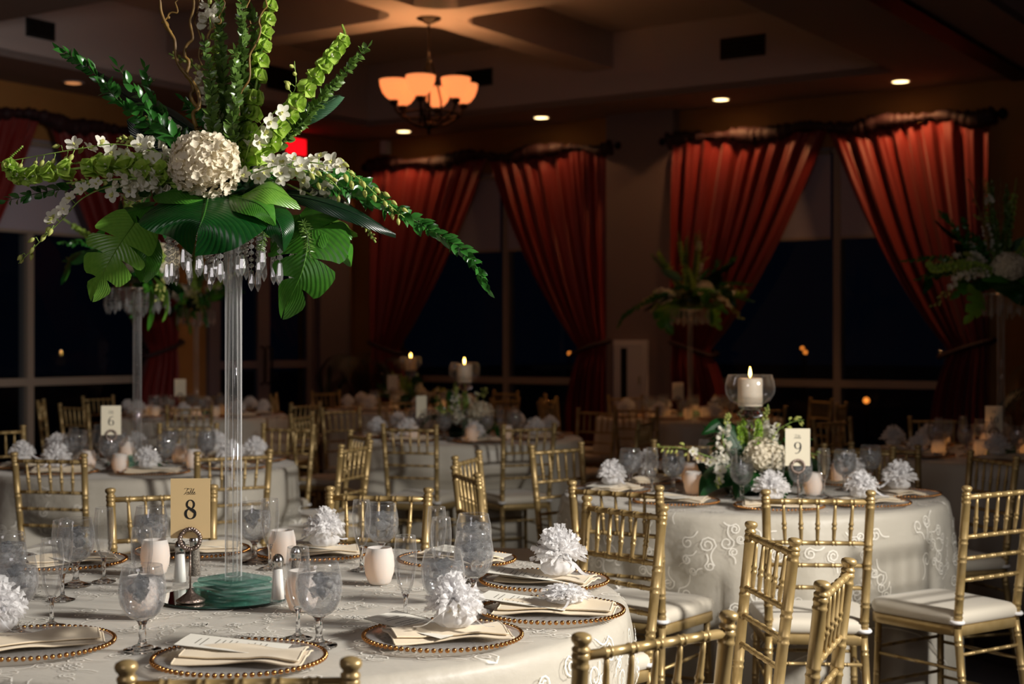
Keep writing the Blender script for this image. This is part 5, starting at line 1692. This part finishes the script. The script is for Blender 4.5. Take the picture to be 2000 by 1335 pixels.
# ================================================================== LOW CENTREPIECES WITH TALL CANDLE STANDS
def make_low():
    rnd = random.Random(21)
    D = 6.1
    org = Vector((W(1465, 0, D).x, D, ZP))
    root = empty('low_flower_centerpiece', org, 0, 'l', 'flower centerpiece')
    def P(px, py, dd=0.0): return W(px, py, D + dd)
    mb = MB(); mb.lathe([(.001, 0), (.10, 0), (.11, .02), (.105, .05), (.02, .055)], (org.x, org.y, org.z), 20, cap0=False, cap1=False)
    mb.build('dish', 'leaf_dark', root, org)
    mb = MB()
    for k in range(170):
        a = rnd.uniform(0, 6.28); q = rnd.uniform(.05, .13)
        mb.leaf(org + Vector((q * cos(a), q * sin(a), rnd.uniform(.03, .10))), Vector((cos(a), sin(a), rnd.uniform(-.1, .9))), (0, 0, 1), .075, .03, 0)
    mb.build('foliage', 'leaf_dark', root, org)
    for (x, y, dd, r, n) in ((1492, 893, -.10, .085, 170), (1405, 905, -.04, .05, 60), (1500, 850, .05, .045, 60), (1450, 900, .16, .075, 90)):
        hydrangea_part(root, org, P(x, y, dd), r, rnd, n, m='petal_cream' if r > .06 else 'petal_white')
    for pts in ([(1428, 905, 0), (1412, 860, 0), (1420, 822, 0), (1423, 806, 0)], [(1465, 890, .1), (1490, 830, .14), (1500, 790, .14)]):
        stock_part(root, org, [P(*q) for q in pts], rnd, 30, .022)
    for pts in ([(1440, 900, .03), (1446, 855, .03), (1440, 822, .03)], [(1475, 890, 0), (1482, 840, .02), (1478, 812, .02)], [(1455, 880, .1), (1452, 840, .12), (1450, 815, .12)]):
        bells_part(root, org, [P(*q) for q in pts], rnd, .017, 7, 8)
    orchid_spray(root, org, [P(1500, 880, -.02), P(1515, 845, -.04), P(1545, 825, -.04), P(1570, 820, -.03)], rnd, 4, 10, .038, bud_from=.4)
    orchid_spray(root, org, [P(1420, 905, -.04), P(1380, 890, -.08), P(1330, 875, -.08), P(1280, 872, -.06)], rnd, 6, 8, .04, bud_from=.5)
    orchid_spray(root, org, [P(1430, 905, -.08), P(1415, 915, -.16), P(1400, 930, -.20), P(1398, 950, -.22)], rnd, 5, 3, .042, bud_from=.7)
    orchid_spray(root, org, [P(1500, 890, .06), P(1560, 880, .12), P(1600, 890, .14)], rnd, 5, 5, .038, bud_from=.5)
    for (sp, wd, nn, mt) in (([(1455, 900, 0), (1430, 850, .02), (1405, 830, .02), (1375, 845, .0)], .045, (.2, -.9, .3), 'leaf_big_dark'), ([(1450, 910, -.08), (1420, 920, -.14), (1390, 935, -.18), (1370, 960, -.20)], .07, (0, -.6, .8), 'leaf_big_dark'),
                             ([(1490, 915, -.08), (1510, 925, -.16), (1525, 935, -.2), (1530, 965, -.22)], .08, (0, -.6, .8), 'leaf_big_dark'), ([(1470, 915, -.1), (1465, 925, -.18), (1450, 940, -.22), (1440, 970, -.24)], .06, (0, -.6, .8), 'leaf_big_dark'),
                             ([(1500, 900, .08), (1560, 890, .14), (1590, 905, .16), (1600, 930, .16)], .08, (0, .2, 1), 'leaf_big_dark'), ([(1440, 900, .1), (1400, 890, .2), (1380, 905, .24), (1370, 930, .24)], .08, (0, .4, .9), 'leaf_big_dark')):
        leaf_part(root, org, 'large_leaf', mt, [P(*q) for q in sp], wd, nn, prof='heart', cup=.2)
    for pts in ([(1440, 905, .05), (1400, 870, .1), (1380, 840, .1)], [(1500, 900, .0), (1540, 870, .0), (1575, 860, .0)], [(1480, 900, .1), (1530, 860, .2), (1560, 850, .2)]):
        branch_part(root, org, 'ruscus_spray', ['stem_dark', 'leaf_ruscus'], [P(*q) for q in pts], .045, .018, 12, rnd)
    return root, org
LOW, LOWO = make_low()
def make_stand():
    root = empty('candle_stand', (0, 0, 0), 0, 'c', 'candle holder')
    mb = MB(); mb.lathe([(.001, .002), (.070, .002), (.072, .005), (.050, .012), (.020, .026), (.011, .05), (.009, .10), (.015, .13), (.024, .15), (.015, .17), (.009, .19), (.009, .25), (.014, .265), (.022, .275), (.014, .285), (.010, .295), (.020, .305),
                               (.040, .312), (.055, .325), (.056, .335), (.045, .345), (.034, .352), (.050, .356), (.050, .360), (.001, .360)], n=32, cap0=False, cap1=False)
    mb.build('stem', 'stem_glass', root)
    mb = MB(); mb.lathe([(.012, .361), (.050, .366), (.082, .384), (.100, .412), (.104, .436), (.100, .462), (.092, .488), (.0905, .492), (.089, .490)], n=48, cap0=False, cap1=False); mb.build('globe', 'globe_glass', root)
    return root
def make_pillar():
    root = empty('pillar_candle', (0, 0, 0), 0, 'c', 'candle')
    mb = MB(); mb.lathe([(.001, 0), (.050, 0), (.0515, .003), (.0515, .112), (.049, .117), (.030, .113), (.010, .109), (.001, .1085)], n=32, cap0=False, cap1=False); mb.build('wax', 'candle_wax', root)
    mb = MB(); mb.tube([(0, 0, .108), (.0, .0, .119), (.002, 0, .124)], .0013, 5); mb.build('wick', 'wick', root)
    mb = MB(); mb.lathe([(.0006, .119), (.0045, .126), (.0062, .134), (.0050, .146), (.0022, .157), (.0004, .164)], n=10); mb.build('flame', 'flame', root)
    return root
STD, PIL = make_stand(), make_pillar()
for (x, y, a, l1, l2, l3) in ((LOWO.x, LOWO.y, 0, 'low white and green flowers around the candle stand of table nine', 'tall clear glass stand and globe among the flowers of table nine', 'ivory pillar candle burning in the glass globe of table nine'),
                              (W(907, 0, 9.75).x, 9.75, 1.0, 'low shadowed flowers around the candle stand of table seven', 'tall glass candle stand on table seven, middle distance', 'pillar candle burning over table seven, middle distance'),
                              (W(802, 0, 13.8).x, 13.8, 2.4, 'dim low flowers on the farthest table in the room corner', 'tall glass candle stand on the farthest table in the corner', 'most distant pillar candle, orange lit, near the room corner')):
    place(LOW, USED, (x, y, ZP), a, l1, 'low floral centerpieces')
    place(STD, USED, (x, y, ZP), 0, l2, 'glass candle stands')
    place(PIL, USED, (x, y, ZP + .3615), 0, l3, 'pillar candles')
    lamp('candle_light', 'POINT', (x, y, ZP + .3615 + .155), .55, (1, .5, .2), shadow_soft_size=.01)

# ================================================================== SETTINGS ON THE OTHER TABLES
NAME = {9: 'table nine', 6: 'table six', 7: 'table seven', 10: 'table ten', 11: 'the table before the pilaster', 3: 'the table by the glass doors', 5: 'the corner table'}
DIRS = ['right side', 'right back', 'back', 'left back', 'left side', 'left front', 'front', 'right front']
def side_word(dx, dy): return DIRS[int(((math.atan2(dy, dx) + 2 * pi + pi / 8) % (2 * pi)) / (pi / 4)) % 8]
SPOTS = {9: [(-.36, -.41), (.01, -.585), (.37, -.46), (.585, -.12), (-.58, .02), (.46, .35), (.02, .58), (-.42, .40)]}
for k, off in ((6, .35), (7, .2), (10, .5), (11, .3), (3, .1), (5, .25)):
    SPOTS[k] = [(.58 * cos(off + pi / 4 * i), .58 * sin(off + pi / 4 * i)) for i in range(8)]
rnd = random.Random(77)
for k in (9, 6, 7, 10, 11, 3, 5):
    c = TC[k]; nm = NAME[k]
    far = k in (11, 3, 5)
    for i, (dx, dy) in enumerate(SPOTS[k]):
        s_ = side_word(dx, dy)
        a = math.atan2(dy, dx) + pi / 2
        l = math.hypot(dx, dy); ex, ey = dx / l, dy / l
        if k == 9: s_ = ['left front', 'front', 'right front', 'right side', 'left side', 'right back', 'back', 'left back'][i]
        x, y = c[0] + dx, c[1] + dy
        place(CHG, USED, (x, y, ZP), a, 'beaded charger at the %s of %s' % (s_, nm), 'beaded chargers on ' + nm)
        place(NAPS[i % 2], USED, (x, y, ZP + .007), a + rnd.uniform(-.5, .5), 'ivory napkin at the %s of %s' % (s_, nm), 'napkins on ' + nm)
        if not far and i % 2 == 0:
            place(MENU, USED, (x - .02, y + .03, ZP + .026), a + 1.2, 'ivory menu card at the %s of %s' % (s_, nm), 'menu cards on ' + nm)
        if not (k == 9 and i in (0, 6)):
            place(TUL[i % 2], USED, (x + .03 * ey, y - .03 * ex, ZP + .03), a * 3, 'white tulle favor at the %s of %s' % (s_, nm), 'tulle favors on ' + nm)
        if k != 9:
            gx, gy = c[0] + ex * .345 - ey * .085, c[1] + ey * .345 + ex * .085
            place(GOB, USED, (gx, gy, ZP), a, 'water goblet at the %s of %s' % (s_, nm), 'water goblets on ' + nm, scale=1.1)
            if not far:
                gx, gy = c[0] + ex * .33 + ey * .06, c[1] + ey * .33 - ex * .06
                place(FLU, USED, (gx, gy, ZP), a, 'champagne flute at the %s of %s' % (s_, nm), 'champagne flutes on ' + nm)
for (px, d, lb) in ((1231, 6.25, 'water goblet at the far left of table nine'), (1315, 6.12, 'water goblet left of the frosted votive on table nine'), (1449, 5.80, 'water goblet in front of the green flowers of table nine'),
                    (1563, 5.84, 'water goblet just below the number 9 card'), (1650, 6.2, 'water goblet right of the number 9 card'), (1700, 6.45, 'water goblet at the far right of table nine')):
    place(GOB, USED, (W(px, 0, d).x, d, ZP), px, lb, 'water goblets on table nine', scale=1.1)
for (px, d, lb) in ((1273, 6.0, 'champagne flute between the two left goblets of table nine'), (1428, 5.95, 'champagne flute behind the front goblet of table nine'), (1519, 5.72, 'champagne flute left of the number 9 card'),
                    (1609, 5.95, 'champagne flute right of the number 9 card'), (1375, 6.5, 'champagne flute behind the flowers of table nine')):
    place(FLU, USED, (W(px, 0, d).x, d, ZP), px, lb, 'champagne flutes on table nine')
VV = [(1354, 6.02, 9, 'front left votive'), (1347, 6.48, 9, 'votive behind the front left one'), (1588, 5.98, 9, 'votive below the number card'), (1640, 6.42, 9, 'votive behind the right goblet'),
      (235, 6.98, 6, 'front votive'), (172, 7.2, 6, 'left votive'), (248, 7.85, 6, 'votive behind the number card'), (350, 7.62, 6, 'right votive'), (378, 7.25, 6, 'right front votive'),
      (806, 9.28, 7, 'left votive'), (921, 9.12, 7, 'middle votive'), (990, 9.4, 7, 'right votive'),
      (1914, 8.0, 10, 'votive left of the number card'), (1833, 7.95, 10, 'left votive'), (1928, 8.6, 10, 'votive behind the card'), (1842, 8.75, 10, 'left back votive'), (2003, 8.1, 10, 'right votive'),
      (1276, 11.95, 11, 'first votive'), (1301, 11.9, 11, 'second votive'), (1344, 11.85, 11, 'third votive'), (1357, 12.5, 11, 'fourth votive'), (1376, 12.1, 11, 'fifth votive'), (1400, 12.3, 11, 'last votive'),
      (292, 12.3, 3, 'first votive'), (303, 12.2, 3, 'second votive'), (343, 12.15, 3, 'third votive'), (383, 12.1, 3, 'fourth votive'), (421, 12.2, 3, 'fifth votive'), (437, 12.6, 3, 'last votive'),
      (770, 13.5, 5, 'left votive'), (815, 13.4, 5, 'middle votive'), (862, 13.6, 5, 'right votive')]
for (px, d, k, lb) in VV:
    x = W(px, 0, d).x
    votive(x, d, '%s glowing on %s' % (lb, NAME[k]) if k not in (11, 3) else '%s from the left on %s' % (lb, NAME[k]), 'glowing votives on ' + NAME[k], .12 if k == 9 else .55)
place(SA, USED, (W(302, 0, 7.15).x, 7.15, ZP), 0, 'glass salt shaker on table six', 'shakers on table six')

# ================================================================== POTTED PALMS
def make_palm(seed, h=1.5):
    rnd = random.Random(seed)
    root = empty('potted_palm', (0, 0, 0), 0, 'p', 'potted plant')
    mb = MB(); mb.lathe([(.001, 0), (.15, 0), (.19, .30), (.205, .33), (.205, .36), (.185, .36), (.18, .31), (.001, .31)], n=24, cap0=False, cap1=False); mb.build('pot', 'terracotta', root)
    for k in range(13):
        a = 2.4 * k + rnd.uniform(-.2, .2); lean = rnd.uniform(.25, .75)
        e = Vector((cos(a), sin(a), 0))
        H = h * rnd.uniform(.75, 1.05)
        SP = cr([(0, 0, .3), e * lean * .15 + Vector((0, 0, H * .55)), e * lean * .5 + Vector((0, 0, H * .95)), e * lean * 1.0 + Vector((0, 0, H * .90)), e * lean * 1.1 + Vector((0, 0, H * .70))], 30)
        mb = MB(); mb.tube(SP[::2], [.007 * (1 - i / 20) for i in range(16)], 5)
        for i in range(12, 31):
            d = (SP[min(30, i + 1)] - SP[i - 1]).normalized()
            sd = d.cross(Vector((0, 0, 1))).normalized()
            for s_ in (-1, 1):
                mb.leaf(SP[i], d * .5 + sd * s_ * .9 - Vector((0, 0, .15)), (0, 0, 1), .26 * sin(pi * ((i - 8) / 24)) + .04, .022, 0, .2, .35, 4)
        mb.build('frond', 'palm', root)
    return root
PALM = make_palm(4)
for (u, v, a, lb) in ((-9.95, 12.15, 0, 'dark potted palm in the room corner'), (-2.7, 11.9, 2.2, 'dark potted palm at the right edge behind table 10')):
    p = R(u, v, 0)
    place(PALM, USED, (p.x, p.y, 0), a, lb, 'potted palms along the window wall', scale=.86)
